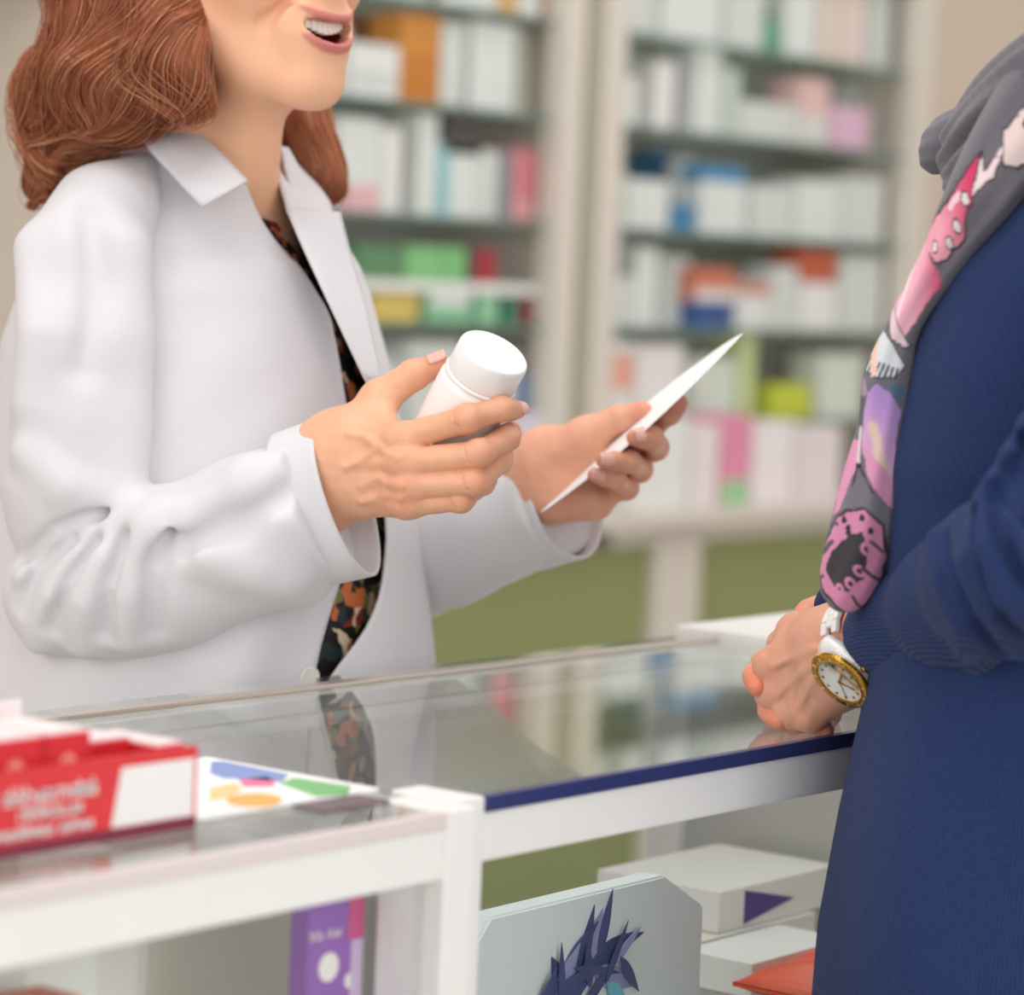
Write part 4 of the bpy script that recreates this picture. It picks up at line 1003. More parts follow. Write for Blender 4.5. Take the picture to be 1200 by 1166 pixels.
def strands(V, F, sdf, n, step, steps, seed, wave, flow, rad=.0007, view=True, cols=hc, lift=.0035):
    """locks that run over the hair's surface"""
    rs = np.random.RandomState(seed); P = V[rs.choice(len(V), n)]
    X = P.copy(); paths = [X.copy()]; e = .002
    for s in range(steps):
        g = np.stack([sdf((X + d).astype(np.float32)) - sdf((X - d).astype(np.float32)) for d in np.eye(3) * e], 1); g /= np.linalg.norm(g, axis=1)[:, None] + 1e-9
        d = flow(X) ; d = d + wave * np.stack([noise3(X, 38, seed + 1), noise3(X, 38, seed + 2), noise3(X, 38, seed + 3)], 1) * 1.8
        d -= (d * g).sum(1)[:, None] * g; d /= np.linalg.norm(d, axis=1)[:, None] + 1e-9
        X = X + d * step; X -= g * (sdf(X.astype(np.float32)) - .0006)[:, None]; paths.append(X.copy())
    Q = np.stack(paths, 1)                                    # n, steps+1, 3
    m = steps + 1; t = np.linspace(0, 1, m)
    g0 = rs.uniform(.0, 1.0, (n, 1)) * lift * np.sin(PI * t)[None] ; ctr = HO
    out = Q - ctr; out /= np.linalg.norm(out, axis=2)[..., None]; Q = Q + out * g0[..., None]
    T = np.gradient(Q, axis=1); T /= np.linalg.norm(T, axis=2)[..., None] + 1e-9
    B1 = np.cross(T, out); B1 /= np.linalg.norm(B1, axis=2)[..., None] + 1e-9; B2 = np.cross(T, B1)
    r = rad * rs.uniform(.5, 1.5, (n, 1)) * (np.sin(PI * np.clip(t * .9 + .06, 0, 1)) ** .6)[None] + .00008
    ring = [Q + r[..., None] * (B1 * math.cos(a) + B2 * math.sin(a)) for a in (0, 2 * PI / 3, 4 * PI / 3)]
    Vt = np.stack(ring, 2).reshape(-1, 3)                     # n,m,3
    i, j, k = np.meshgrid(np.arange(n), np.arange(m - 1), np.arange(3), indexing='ij'); k2 = (k + 1) % 3
    b = lambda i, j, k: (i * m + j) * 3 + k
    Ft = np.stack([b(i, j, k), b(i, j, k2), b(i, j + 1, k2), b(i, j + 1, k)], -1).reshape(-1, 4)
    ci = rs.choice(len(cols), n, p=[.3, .36, .24, .10]); C = np.array(cols)[ci] * rs.uniform(.8, 1.2, (n, 1)); C = np.repeat(C, m * 3, 0)
    return Vt, Ft, C
def flow_ph(X):
    q = proj(X); d = -UP[None] * 1.0 + RT[None] * (-.45 + .0016 * (q[:, 0] - 150))[:, None] * 1.0
    d = d + RT[None] * (.5 * np.sin((q[:, 1] + q[:, 0] * .4) / 22))[:, None]
    return d + FW[None] * .15
CH = np.tile(hc[0] * .6 + hc[1] * .4, (len(VH), 1)) * (1 + .25 * noise3(VH, 160, 3))[:, None]
S1 = strands(VH, FH, hair_sdf, 8000, .0062, 14, 1, .55, flow_ph, rad=.00034)
S2 = strands(VH, FH, hair_sdf, 1100, .0062, 20, 9, 1.0, flow_ph, rad=.00022, lift=.013)
V, F, C = fuse([(VH, FH, CH), S1, S2]); me = mesh_np(V, F); set_print(me, C)
link('hair', me, M_HAIR, PH, 'wavy auburn shoulder-length hair', smooth=True)

# ------------------------------------------------------------------ bottle and paper
P0 = A(533, 500, 2.0885); P1 = A(580, 412, 2.0565); axb = (P1 - P0) / np.linalg.norm(P1 - P0)
bot = Matrix.Translation(Vector(P1)) @ Vector(axb).to_track_quat('Z', 'Y').to_matrix().to_4x4()
Bt = thing('pill_bottle', 'white plastic pill bottle held in the raised right hand', 'bottle', tuple(P1 - axb * .1))
M_PLA = mat('white_plastic', '#f3f2f1', .3, .01, spec=.5)
rb_ = .0268
link('body', lathe_me([(.022, -.100), (.0255, -.0985), (rb_, -.096), (rb_, -.030), (.0262, -.0265), (.0235, -.024), (.0235, -.0215)], 64, bot), M_PLA, Bt, smooth=True)
link('neck_ring', lathe_me([(.0240, -.0245), (.0258, -.0238), (.0260, -.0222), (.0248, -.0212)], 64, bot), M_PLA, Bt, smooth=True)
cap = [(.0246, -.0208), (.0250, -.0200), (.0249, -.0035), (.0243, -.0012), (.0232, -.0002), (.0222, -.0003), (.0216, -.0006), (.002, -.0006)]
link('cap', lathe_me(cap, 72, bot), M_PLA, Bt, 'flat white screw cap', smooth=True)
# paper: a slightly bowed sheet seen almost from its edge
ea, eb = A(634, 600, 2.222), A(868, 392, 2.206)
dep = FW * 0.115 + UP * .008 + RT * (.012)
n = 30; G2 = np.zeros((n, 16, 3))
for i, s_ in enumerate(np.linspace(0, 1, n)):
    for j, t_ in enumerate(np.linspace(0, 1, 16)):
        bow = math.sin(PI * s_) * .010
        G2[i, j] = ea + (eb - ea) * s_ + (RT * -.55 - UP * .8) * bow * .6 + (FW * .07 + (UP * .55 - RT * .6) * (.016 * math.sin(PI * s_) ** .8 + .001)) * (t_ - .30)
pp = link('paper_sheet', grid_me(G2), mat('white_paper', '#f4f3f4', .7, .01), smooth=True); solidify(pp, .0004, 0)
tag(pp, 'white paper sheet held edge-on in the pharmacist\'s left hand', 'paper')
# ================================================================== the customer
CU = thing('person', 'person in a navy knitted sweater and printed scarf, hands clasped on the counter', 'person', (1.68, 0.87, 0.0))
QF = np.array([-.42, .907, 0]); QF /= np.linalg.norm(QF); QR = np.array([QF[1], -QF[0], 0]); QC = np.array([1.703, .882, 0.0])
M_KNIT = mat('navy_knit', '#24335f', .9, .14, 900, bump=.5, bscale=1400, sheen=.06, spec=.15)
def knit(m, rot, sc, attr=False):
    """fine ribs of the knit as relief"""
    nt = m.node_tree; b = nt.nodes['Principled BSDF']; tc = nt.nodes.new('ShaderNodeTexCoord'); mp_ = nt.nodes.new('ShaderNodeMapping'); mp_.inputs['Rotation'].default_value = rot
    wv_ = nt.nodes.new('ShaderNodeTexWave'); wv_.inputs['Scale'].default_value = sc; wv_.inputs['Distortion'].default_value = .6; wv_.inputs['Detail'].default_value = 2
    wv_.inputs['Detail Scale'].default_value = 3
    ns = nt.nodes.new('ShaderNodeTexNoise'); ns.inputs['Scale'].default_value = 700
    ad = nt.nodes.new('ShaderNodeMath'); ad.operation = 'ADD'
    bp = nt.nodes.new('ShaderNodeBump'); bp.inputs['Strength'].default_value = .5; bp.inputs['Distance'].default_value = .0012
    at_ = nt.nodes.new('ShaderNodeAttribute'); at_.attribute_name = 'knit'
    nt.links.new(at_.outputs['Vector'] if attr else tc.outputs['Object'], mp_.inputs[0]); nt.links.new(mp_.outputs[0], wv_.inputs[0]); nt.links.new(tc.outputs['Object'], ns.inputs['Vector'])
    nt.links.new(wv_.outputs['Fac'], ad.inputs[0]); nt.links.new(ns.outputs['Fac'], ad.inputs[1]); nt.links.new(ad.outputs[0], bp.inputs['Height']); nt.links.new(bp.outputs[0], b.inputs['Normal'])
    mx = nt.nodes.new('ShaderNodeMix'); mx.data_type = 'RGBA'; rp = nt.nodes.new('ShaderNodeMath'); rp.operation = 'MULTIPLY'
    nt.links.new(wv_.outputs['Fac'], rp.inputs[0]); nt.links.new(ns.outputs['Fac'], rp.inputs[1]); nt.links.new(rp.outputs[0], mx.inputs['Factor'])
    mx.inputs['A'].default_value = (*s2l('#1a284e'), 1); mx.inputs['B'].default_value = (*s2l('#3d538c'), 1); nt.links.new(mx.outputs['Result'], b.inputs['Base Color'])
    return m
knit(M_KNIT, (0, 0, 0), 125, True); M_KNIT2 = knit(mat('navy_knit_sleeve', '#24335f', .9, .14, 900, sheen=.06, spec=.15), (0, 1.25, 0), 150)
_cz = np.array([.70, .78, .85, .92, 1.00, 1.06, 1.12, 1.20, 1.26, 1.32, 1.37, 1.40, 1.43])
_ca = np.array([.155, .155, .152, .142, .128, .120, .118, .126, .132, .132, .122, .095, .065])
_cf = np.array([.142, .142, .140, .132, .120, .120, .127, .136, .134, .112, .086, .068, .056])
_cb = np.array([.150, .150, .150, .140, .125, .115, .115, .120, .118, .104, .078, .063, .054])
def cu_torso(phi, z, off=0.0):
    """phi = 0 in front, positive to the person's left (the camera's side)"""
    a, fr, bk = [np.interp(z, _cz, t) + off for t in (_ca, _cf, _cb)]
    c, s = np.cos(phi), np.sin(phi); e = 2 / 2.2; b = np.where(c > 0, fr, bk)
    u = b * np.sign(c) * np.abs(c) ** e; w_ = a * np.sign(s) * np.abs(s) ** e
    lean = -.34 * np.maximum(0, z - 1.14)
    P = QC[None] + QF[None] * (u + lean)[:, None] - QR[None] * w_[:, None]; P[:, 2] = z; return P
zc = np.concatenate([np.linspace(.765, 1.3, 90), np.linspace(1.305, 1.43, 30)]); nph = 200
ph = np.linspace(-PI, PI, nph, endpoint=False)
G = np.stack([cu_torso(ph, np.full(nph, z), .002 * np.sin(ph * 6 + 9 * z) * sstep(1.1, .85, z) + .0025 * np.sin(ph * 3 + 30 * z) * np.exp(-((z - 1.2) / .1) ** 2)
              - .006 * sstep(.785, .765, z) - .0018 * math.exp(-((z - .796) / .003) ** 2)) for z in zc], 0)
sme = grid_me(G, closed_v=True); ka = sme.attributes.new('knit', 'FLOAT_VECTOR', 'POINT'); kv = np.zeros((len(zc), nph, 3), np.float32); kv[..., 0] = ph[None] * .15; kv[..., 2] = zc[:, None]; ka.data.foreach_set('vector', kv.ravel())
sw = link('sweater', sme, M_KNIT, CU, 'navy blue knitted sweater', smooth=True); solidify(sw, .004, -1)
# sleeves (left one near the camera)
def S(a, b, c, r): return (A(a, b, c), px(r, c))
FO = [S(1030, 752, 1.914, 54), S(1075, 728, 1.872, 63), S(1128, 704, 1.810, 74), S(1180, 675, 1.740, 88), S(1235, 645, 1.672, 92)]
SHc = QC + np.array([0, 0, 1.335]) - QR * .158 - QF * .07; ELc = FO[-1][0]
UPc = [FO[-1], ((ELc + SHc) / 2 - QF * .01, .047), (SHc, .046), (QC + np.array([0, 0, 1.365]) - QR * .10 - QF * .08, .040)]
def cs0(X): return smin(chain(X, [p for p, r in FO], [r for p, r in FO], .02), chain(X, [p for p, r in UPc], [r for p, r in UPc], .02), .02)
CR_ = [([(1156, 590), (1160, 640), (1185, 695), (1228, 735)], .002, .009, .010), ([(1128, 618), (1136, 660), (1162, 716), (1200, 760)], .002, .007, .010), ([(1176, 564), (1188, 612), (1225, 665)], .002, .010, .010),
       ([(1098, 634), (1104, 675), (1126, 728), (1150, 780)], .002, .005, .012), ([(1194, 534), (1208, 578), (1245, 620)], .002, .010, .010), ([(1215, 500), (1230, 540), (1260, 580)], .002, .010, .010)]
CG_ = [([(1143, 604), (1149, 655), (1174, 712), (1214, 752)], -.001, .0055, .005), ([(1167, 578), (1176, 628), (1206, 684)], -.001, .006, .005), ([(1112, 626), (1120, 668), (1144, 726), (1176, 772)], -.001, .0045, .006), ([(1186, 548), (1198, 596), (1234, 645)], -.001, .006, .005), ([(1204, 515), (1218, 560), (1250, 600)], -.001, .006, .005)]
CR_ = [(on(cs0, p, i), r, k) for p, i, r, k in CR_]; CG_ = [(on(cs0, p, i), r, k) for p, i, r, k in CG_]
caw = FO[0][0] - FO[1][0]; caw /= np.linalg.norm(caw)
def cs(X):
    D = cs0(X)
    for p, r, k in CR_:
        if len(p) > 1: D = ridge(D, X, p, r, k)
    for p, r, k in CG_:
        if len(p) > 1: D = groove(D, X, p, r, k)
    D = D - .0014 * noise3(X, 60, 11)
    q = (X - FO[0][0].astype(np.float32)) @ caw.astype(np.float32)
    D = smax(D, q - .004, .006)
    return smax(D, -cone(X, FO[0][0] + caw * .03, FO[0][0] - caw * .012, .034, .026), .004)      # hollow sleeve end
al = np.array([p for p, r in FO + UPc])
link('sleeve', mesh_np(*surface(cs, al.min(0) - .07, al.max(0) + .07, .0022)), M_KNIT2, sw, smooth=True)
SHr = QC + np.array([0, 0, 1.335]) + QR * .158 - QF * .07; ELr = QC + np.array([0, 0, 1.10]) + QR * .195 + QF * .02; WRr = A(1008, 742, 2.03)
WRr = QC + np.array([0, 0, 1.02]) + QR * .045 + QF * .165
def cs2(X):
    D = chain(X, [QC + np.array([0, 0, 1.365]) + QR * .10 - QF * .08, SHr, (SHr + ELr) / 2, ELr], [.04, .046, .047, .046], .02)
    D = smin(D, chain(X, [ELr, ELr * .2 + WRr * .8], [.045, .034], .02), .02)
    return D - .002 * noise3(X, 55, 5)
al = np.array([SHr, ELr, WRr, SHr - QR * .09]); link('sleeve', mesh_np(*surface(cs2, al.min(0) - .07, al.max(0) + .08, .004)), M_KNIT, sw, smooth=True)

# ------------------------------------------------------------------ body with clasped hands
SK2, SKR2 = '#d9a189', '#d08a72'
dz = .035
B = lambda x, y, Z: A(x, y, Z + dz)
J = {'W': B(986, 768, 1.915),
     'i': [B(904, 779, 1.956), B(898, 802, 1.995), B(915, 815, 2.010), B(928, 815, 2.012)],
     'm': [B(908, 812, 1.956), B(914, 832, 1.990), B(930, 835, 2.005), B(942, 830, 2.008)],
     'r': [B(928, 834, 1.950), B(938, 842, 1.985), B(950, 842, 2.000), B(958, 835, 2.004)],
     'p': [B(951, 838, 1.940), B(964, 842, 1.975), B(972, 838, 1.990), B(976, 832, 1.995)],
     't': [B(958, 742, 1.938), B(934, 742, 1.962), B(918, 756, 1.985), B(912, 772, 2.000)]}
vn = [([(962, 775), (940, 788), (922, 805), (912, 815)], .0014), ([(962, 788), (948, 806), (938, 828)], .0014), ([(935, 800), (928, 820), (930, 835)], .0012), ([(958, 760), (930, 770), (905, 782)], .0010)]
VA, FA, CA, dA = hand(J, B(1062, 742, 1.85), 1.0, .0011, veins=vn, skin=SK2, red=SKR2, forearm_r=(.0255, .027), wrist_flat=(B(993, 800, 1.915) - B(970, 728, 1.915)) * .36)
J2 = {'W': B(985, 752, 1.985),
      'i': [B(932, 764, 1.992), B(897, 780, 1.985), B(886, 793, 1.962), B(888, 806, 1.950)],
      'm': [B(930, 790, 1.992), B(903, 815, 1.985), B(904, 832, 1.960), B(913, 844, 1.946)],
      'r': [B(940, 810, 1.992), B(925, 835, 1.985), B(930, 846, 1.965), B(938, 848, 1.950)],
      'p': [B(955, 815, 1.990), B(958, 838, 1.982), B(964, 850, 1.960), B(968, 856, 1.945)],
      't': [B(975, 745, 1.985), B(960, 730, 1.985), B(950, 723, 1.975), B(942, 724, 1.962)]}
VB, FB, CB, dB = hand(J2, WRr * .5 + ELr * .5, .97, .0015, tendons=False, skin='#dc9c82', red='#e07c5c', forearm_r=(.025, .03))
HM2 = np.stack([QR, QF, np.array([0, 0, 1.0])], 1); HO2 = QC + QF * -.04 + np.array([0, 0, 1.575])
def cu_body(X):
    L = (X - HO2.astype(np.float32)) @ HM2.astype(np.float32); D = head_sdf(L, False)
    nb = QC + np.array([0, 0, 1.40]) - QF * .09
    D = smin(D, cone(X, HO2 + HM2 @ np.array([0, -.022, -.035]), nb, .050, .054), .016)
    D = smin(D, cone(X, HO2 + HM2 @ np.array([0, .018, -.09]), nb + QF * .035, .02, .03), .02)
    for s_ in (-1, 1): D = smin(D, cone(X, nb, QC + QR * s_ * .13 + np.array([0, 0, 1.33]) - QF * .07, .045, .034), .04)
    D = smin(D, ellip(X, QC + np.array([0, 0, 1.15]) - QF * .02, (.085, .085, .2)), .04)
    for p in ([SHc, ELc, FO[0][0]], [SHr, ELr, ELr * .4 + WRr * .6]): D = smin(D, chain(X, p, [.036, .03, .024], .01), .01)
    for s_ in (-1, 1): D = smin(D, chain(X, [QC + QR * s_ * .06 + np.array([0, 0, .9]), QC + QR * s_ * .08 + np.array([0, 0, .5]), QC + QR * s_ * .08 + np.array([0, 0, .09])], [.07, .05, .035], .02), .03)
    return D
V3, F3 = surface(cu_body, QC + np.array([-.33, -.33, .05]), QC + np.array([.33, .33, 1.71]), .0055)
L3 = (V3 - HO2) @ HM2; C3 = head_colour(L3, SK2, SKR2, '#b8695f')
V, F, C = fuse([(V3, F3, C3), (VA, FA, CA), (VB, FB, CB)]); me = mesh_np(V, F); set_print(me, C)
cbody = link('body', me, M_SKIN, CU, smooth=True)
def HP2(x, y, z): return HO2 + HM2 @ np.array([x, y, z])
eyes(HP2, HM2, cbody)
def cu_hair(X):
    L = (X - HO2.astype(np.float32)) @ HM2.astype(np.float32)
    D = smin(ellip(L, (0, -.024, .034), (.088, .104, .090)), ellip(L, (0, -.06, -.04), (.082, .062, .09)), .03)
    return smax(D, -smin(ellip(L, (0, .09, -.03), (.068, .08, .095)), ellip(L, (0, .115, .0), (.072, .06, .07)), .02), .012) - .003 * noise3(X, 75, 6)
VH2, FH2 = surface(cu_hair, HO2 - .16, HO2 + .16, .005)
def flow_cu(X): return np.tile([0, 0, -1.0], (len(X), 1)) - QF[None] * .4
dc = [np.array(s2l(c)) for c in ('#2d1f19', '#3d2a20', '#553b2c', '#6b4c38')]
S3 = strands(VH2, FH2, cu_hair, 1200, .008, 12, 21, .3, flow_cu, rad=.0007, cols=dc)
V, F, C = fuse([(VH2, FH2, np.tile(dc[0], (len(VH2), 1))), S3]); me = mesh_np(V, F); set_print(me, C)
link('hair', me, M_HAIR, CU, 'dark brown hair', smooth=True)
def cu_tr(X):
    D = None
    for s_ in (-1, 1):
        d = chain(X, [QC + QR * s_ * .055 + np.array([0, 0, .84]), QC + QR * s_ * .08 + np.array([0, 0, .5]), QC + QR * s_ * .08 + np.array([0, 0, .1])], [.078, .064, .05], .02); D = d if D is None else smin(D, d, .03)
    return smax(D, .09 - X[:, 2], .003)
link('trousers', mesh_np(*surface(cu_tr, QC + np.array([-.24, -.24, .05]), QC + np.array([.24, .24, .98]), .008)), mat('dark_denim', '#22252f', .8), CU, smooth=True)
for s_ in (-1, 1):
    fc = QC + QR * s_ * .08
    f_ = lambda X, fc=fc: smax(smin(cone(X, fc + QF * -.02 + [0, 0, .045], fc + QF * .12 + [0, 0, .035], .045, .035), cone(X, fc + [0, 0, .05], fc + [0, 0, .1], .04, .04), .03), -(X[:, 2] - .002), .004)
    link('shoe', mesh_np(*surface(f_, fc + np.array([-.2, -.2, -.01]), fc + np.array([.2, .22, .16]), .006)), mat('shoe_black', '#26262a', .4), CU, smooth=True)

# ------------------------------------------------------------------ scarf
M_SCARF = vcol_mat('scarf_print', .85, bump=.35, bscale=1100, sheen=.2)
SC = thing('scarf', 'grey scarf with pink shell print hanging round the navy sweater', 'scarf', tuple(QC + QF * .14 + np.array([0, 0, 1.08])))
path = [(1262, 60, 1.77, 55), (1222, 115, 1.785, 54), (1185, 170, 1.795, 50), (1153, 222, 1.802, 43), (1128, 262, 1.810, 35), (1106, 300, 1.817, 27), (1061, 378, 1.834, 20), (1041, 440, 1.842, 28), (1032, 500, 1.846, 27), (1020, 560, 1.850, 33), (1010, 620, 1.853, 38), (998, 665, 1.856, 37), (986, 700, 1.858, 27), (980, 714, 1.860, 9)]
K = spline(np.array(path, float), 420)
Cn = np.array([A(a, b_, c_) for a, b_, c_, d_ in K]); rad = np.array([px(d_, c_) for a, b_, c_, d_ in K])
T = np.gradient(Cn, axis=0); T /= np.linalg.norm(T, axis=1)[:, None]
nrm = -FW[None] * .8 - RT[None] * .35 + 0 * T; nrm = nrm - (nrm * T).sum(1)[:, None] * T; nrm /= np.linalg.norm(nrm, axis=1)[:, None]; wid = np.cross(T, nrm)
wid *= np.sign((wid @ RT))[:, None]
nt_ = 150; th_ = np.linspace(0, 2 * PI, nt_, endpoint=False); sv = np.linspace(0, 1, 420)
ct, st = np.cos(th_), np.sin(th_)
thick = .017 * np.ones(420)
fold = 1 + .10 * np.sin(3 * th_[None] + 5 * sv[:, None]) + .05 * np.sin(7 * th_[None] - 9 * sv[:, None]) + .018 * np.sin(60 * sv[:, None] + 3 * th_[None])
G = Cn[:, None] + wid[:, None] * (rad[:, None] * np.sign(ct)[None] * np.abs(ct)[None] ** .9)[..., None] * 1.0 + nrm[:, None] * (np.minimum(thick, rad * .8)[:, None] * fold * st[None])[..., None]
# printed pattern, drawn in the scarf's own cloth coordinates: s along (in the units of the measured path), t across
tt = (wid[:, None] * (G - Cn[:, None])).sum(2) / rad[:, None]                     # -1 .. 1 across
row = np.repeat(K[:, 1][:, None], nt_, 1); col = K[:, 0][:, None] + tt * K[:, 3][:, None]
back = st[None] < -.15
X2 = np.stack([col.ravel(), row.ravel()], 1)
wob = 2.2 * np.sin(X2[:, 0] * .31 + X2[:, 1] * .17) + 1.6 * np.sin(X2[:, 0] * -.23 + X2[:, 1] * .29 + 1)
def inpoly(P, poly):
    x, y = P[:, 0], P[:, 1]; r = np.zeros(len(P), bool); n = len(poly)
    for i in range(n):
        (x0, y0), (x1, y1) = poly[i], poly[(i + 1) % n]
        c = ((y0 > y) != (y1 > y)) & (x < (x1 - x0) * (y - y0) / (y1 - y0 + 1e-9) + x0); r ^= c
    return r
def dpoly(P, poly, closed=True):
    d = np.full(len(P), 1e9); n = len(poly)
    for i in range(n if closed else n - 1):
        a = np.array(poly[i], float); b_ = np.array(poly[(i + 1) % n], float); e = b_ - a
        t = np.clip(((P - a) @ e) / (e @ e + 1e-9), 0, 1); d = np.minimum(d, np.linalg.norm(P - a - t[:, None] * e, axis=1))
    return d
GREY = np.array(s2l('#6d6a72')); SCc = np.tile(GREY, (len(X2), 1)) * (1 + .08 * np.sin(X2[:, 0] * .9) * np.sin(X2[:, 1] * .8))[:, None]
Xw = X2 + np.stack([wob, wob], 1) * .22
def paint(mask, c, k=1.0):
    w_ = np.asarray(mask, float)[:, None] * k; SCc[:] = SCc * (1 - w_) + np.array(s2l(c)) * w_
def soft(d, w_): return np.clip(d / w_, 0, 1)
def shape(poly, c, line=None, lw=1.6, mix=None):
    m = inpoly(Xw, poly); paint(m, c)
    if mix: 
        c2, fx, fy, f0, f1 = mix; v = Xw[:, 0] * fx + Xw[:, 1] * fy; paint(m * np.clip((v - f0) / (f1 - f0), 0, 1), c2)
    if line: paint(soft(lw - dpoly(Xw, poly), .8), line)
INK = '#2e2a35'
shape([(1182, 160), (1215, 120), (1240, 150), (1205, 185), (1186, 190)], '#e9d3cf', INK)                 # pale shell at the top
shape([(1157, 188), (1150, 215), (1136, 238), (1148, 236), (1155, 225), (1175, 205), (1186, 178), (1184, 172), (1176, 185), (1160, 205)], '#efd9dc', INK, 1.3)
shape([(1155, 190), (1142, 205), (1120, 240), (1095, 272), (1083, 290), (1088, 300), (1105, 305), (1117, 300), (1128, 285), (1138, 275), (1142, 262), (1144, 246), (1152, 236), (1148, 226)], '#f0a4b6', INK, 1.4, ('#d63c6b', 1, -.55, 955, 1020))
paint(soft(4 - dpoly(Xw, [(1120, 250), (1131, 236)], False), 1), '#f7d4da')
for c_ in ((1141, 235, 5.5, 4.5), (1131, 263, 5, 5.5), (1121, 282, 3.8, 4.6), (1102, 293, 3.6, 4.6)):
    e = np.hypot((X2[:, 0] - c_[0]) / c_[2], (X2[:, 1] - c_[1]) / c_[3]); paint(e < 1.35, INK); paint(e < 1.0, '#ead9dd')
shape([(1082, 292), (1098, 306), (1108, 312), (1112, 322), (1095, 345), (1078, 372), (1060, 398), (1046, 385), (1046, 360), (1058, 335), (1068, 310)], '#f3b3c6', None, 1.4, ('#cf3f6f', 1, .15, 1128, 1160))
paint(soft(3.5 - dpoly(Xw, [(1068, 325), (1062, 350), (1056, 372)], False), 1), '#f8dbe3')
paint(soft(1.3 - dpoly(Xw, [(1066, 310), (1062, 335), (1058, 350)], False), .8), INK)
shape([(1046, 362), (1058, 380), (1072, 398), (1066, 402), (1050, 396), (1043, 380)], '#e7cdd4', INK, 1.2)
shape([(1012, 440), (1022, 408), (1036, 392), (1052, 400), (1066, 422), (1060, 434), (1040, 443)], '#d7dce0', INK, 1.2)
for k in range(8):
    a = (1014 + 6 * k, 441 - .2 * k); e_ = (1028 + 4.6 * k, 412 + 1.2 * k); paint(soft(1.7 - dpoly(X2, [(a[0], a[1]), (a[0] + (e_[0] - a[0]) * .6, a[1] + (e_[1] - a[1]) * .6)], False), .8), '#2d3b52')
shape([(1020, 405), (1030, 398), (1035, 440), (1026, 443)], '#efc6b4')
shape([(1000, 448), (1016, 448), (1022, 462), (1010, 470), (1000, 466)], '#a98fb0')
shape([(1050, 446), (1064, 448), (1062, 468), (1052, 462)], '#4f6b86')
shape([(1022, 462), (1036, 450), (1050, 458), (1060, 478), (1054, 505), (1052, 560), (1046, 590), (1030, 560), (1018, 530), (1014, 500)], '#d9a6cf', None, 1, ('#b08fd0', .6, -1, 90, 160))
paint(soft(9 - dpoly(Xw, [(1030, 500), (1038, 530), (1046, 560)], False), 6) * .8, '#e8cfb0')
paint(soft(6 - dpoly(Xw, [(1012, 470), (1010, 490), (1012, 505)], False), 3), '#565864')
shape([(996, 520), (1010, 520), (1014, 545), (1004, 570), (990, 600), (978, 610), (985, 570)], '#df93bb')
shape([(1018, 520), (1040, 540), (1056, 560), (1052, 592), (1040, 580), (1024, 552)], '#e09bbd')
shape([(1013, 545), (1030, 565), (1050, 592), (1046, 610), (1010, 604), (990, 600), (1000, 570)], '#76717c', None)
paint(soft(3 - dpoly(X2, [(1012, 505), (1013, 545)], False), 1), '#dccbd2')
paint(soft(1.4 - dpoly(X2, [(1013, 546), (1006, 572)], False), .7) + soft(1.4 - dpoly(X2, [(1014, 546), (1032, 574)], False), .7) > .4, INK)
e = np.hypot((X2[:, 0] - 1013.5), (X2[:, 1] - 547)); paint(e < 3.5, '#262732')
# lower shell: dark heart edged with pink lobes
shape([(985, 612), (1000, 600), (1024, 594), (1042, 610), (1044, 640), (1030, 690), (1000, 712), (968, 700), (958, 680), (966, 650)], '#d387ab', INK, 2.0)
shape([(992, 640), (1008, 624), (1022, 620), (1028, 640), (1022, 668), (1004, 690), (984, 690), (972, 676), (978, 655)], '#35323a')
for c_ in ((997, 611, 4, 4), (1020, 605, 3.5, 4), (1030, 617, 3, 4), (1003, 622, 3.5, 7)):
    e = np.hypot((X2[:, 0] - c_[0]) / c_[2], (X2[:, 1] - c_[1]) / c_[3]); paint(e < 1.0, INK)
for c_ in ((1027, 637, 8), (1017, 663, 7), (1006, 680, 7), (992, 690, 6), (972, 692, 6), (970, 662, 5)):
    e = np.hypot(X2[:, 0] - c_[0], X2[:, 1] - c_[1]); paint(soft(2.6 - np.abs(e - c_[2] * .7), 1.2), '#d387ab')
for pl, w_ in (([(960, 664), (970, 652), (980, 640)], 3.2), ([(956, 690), (968, 684)], 2.6), ([(1040, 636), (1030, 628)], 2.4), ([(1034, 668), (1022, 660)], 3), ([(1014, 706), (1008, 694)], 2.6), ([(976, 622), (988, 618)], 2.2)):
    paint(soft(w_ - dpoly(Xw, pl, False), 1.2), '#4a434e')
me = grid_me(G, closed_v=True, cap=True)
bk = np.repeat(back, 420, 0).ravel()
set_print(me, SCc); link('tail', me, M_SCARF, SC, 'printed hanging end', smooth=True)
def roll(pts, r, seed, amp=1.0):
    K2 = spline(np.array([[*A(a, b_, c_), d_] for a, b_, c_, d_ in pts]), 140); P = K2[:, :3]; T = np.gradient(P, axis=0); T /= np.linalg.norm(T, axis=1)[:, None]
    A1 = np.cross(T, [.2, .1, .97]); A1 /= np.linalg.norm(A1, axis=1)[:, None]; B1 = np.cross(T, A1); t = np.linspace(0, 2 * PI, 60, endpoint=False); u = np.linspace(0, 1, 140)
    rr_ = K2[:, 3:4] * (1 + amp * .10 * np.sin(4 * t[None] + 7 * u[:, None] + seed) + amp * .06 * np.sin(9 * t[None] - 12 * u[:, None]) + .0 * u[:, None])
    Gq = P[:, None] + A1[:, None] * (rr_ * np.cos(t)[None])[..., None] + B1[:, None] * (rr_ * np.sin(t)[None])[..., None]
    m_ = grid_me(Gq, closed_v=True, cap=True); n_ = len(m_.vertices)
    set_print(m_, np.tile(s2l('#66646d'), (n_, 1)) * (1 + .08 * np.sin(np.arange(n_) * .7))[:, None]); return m_
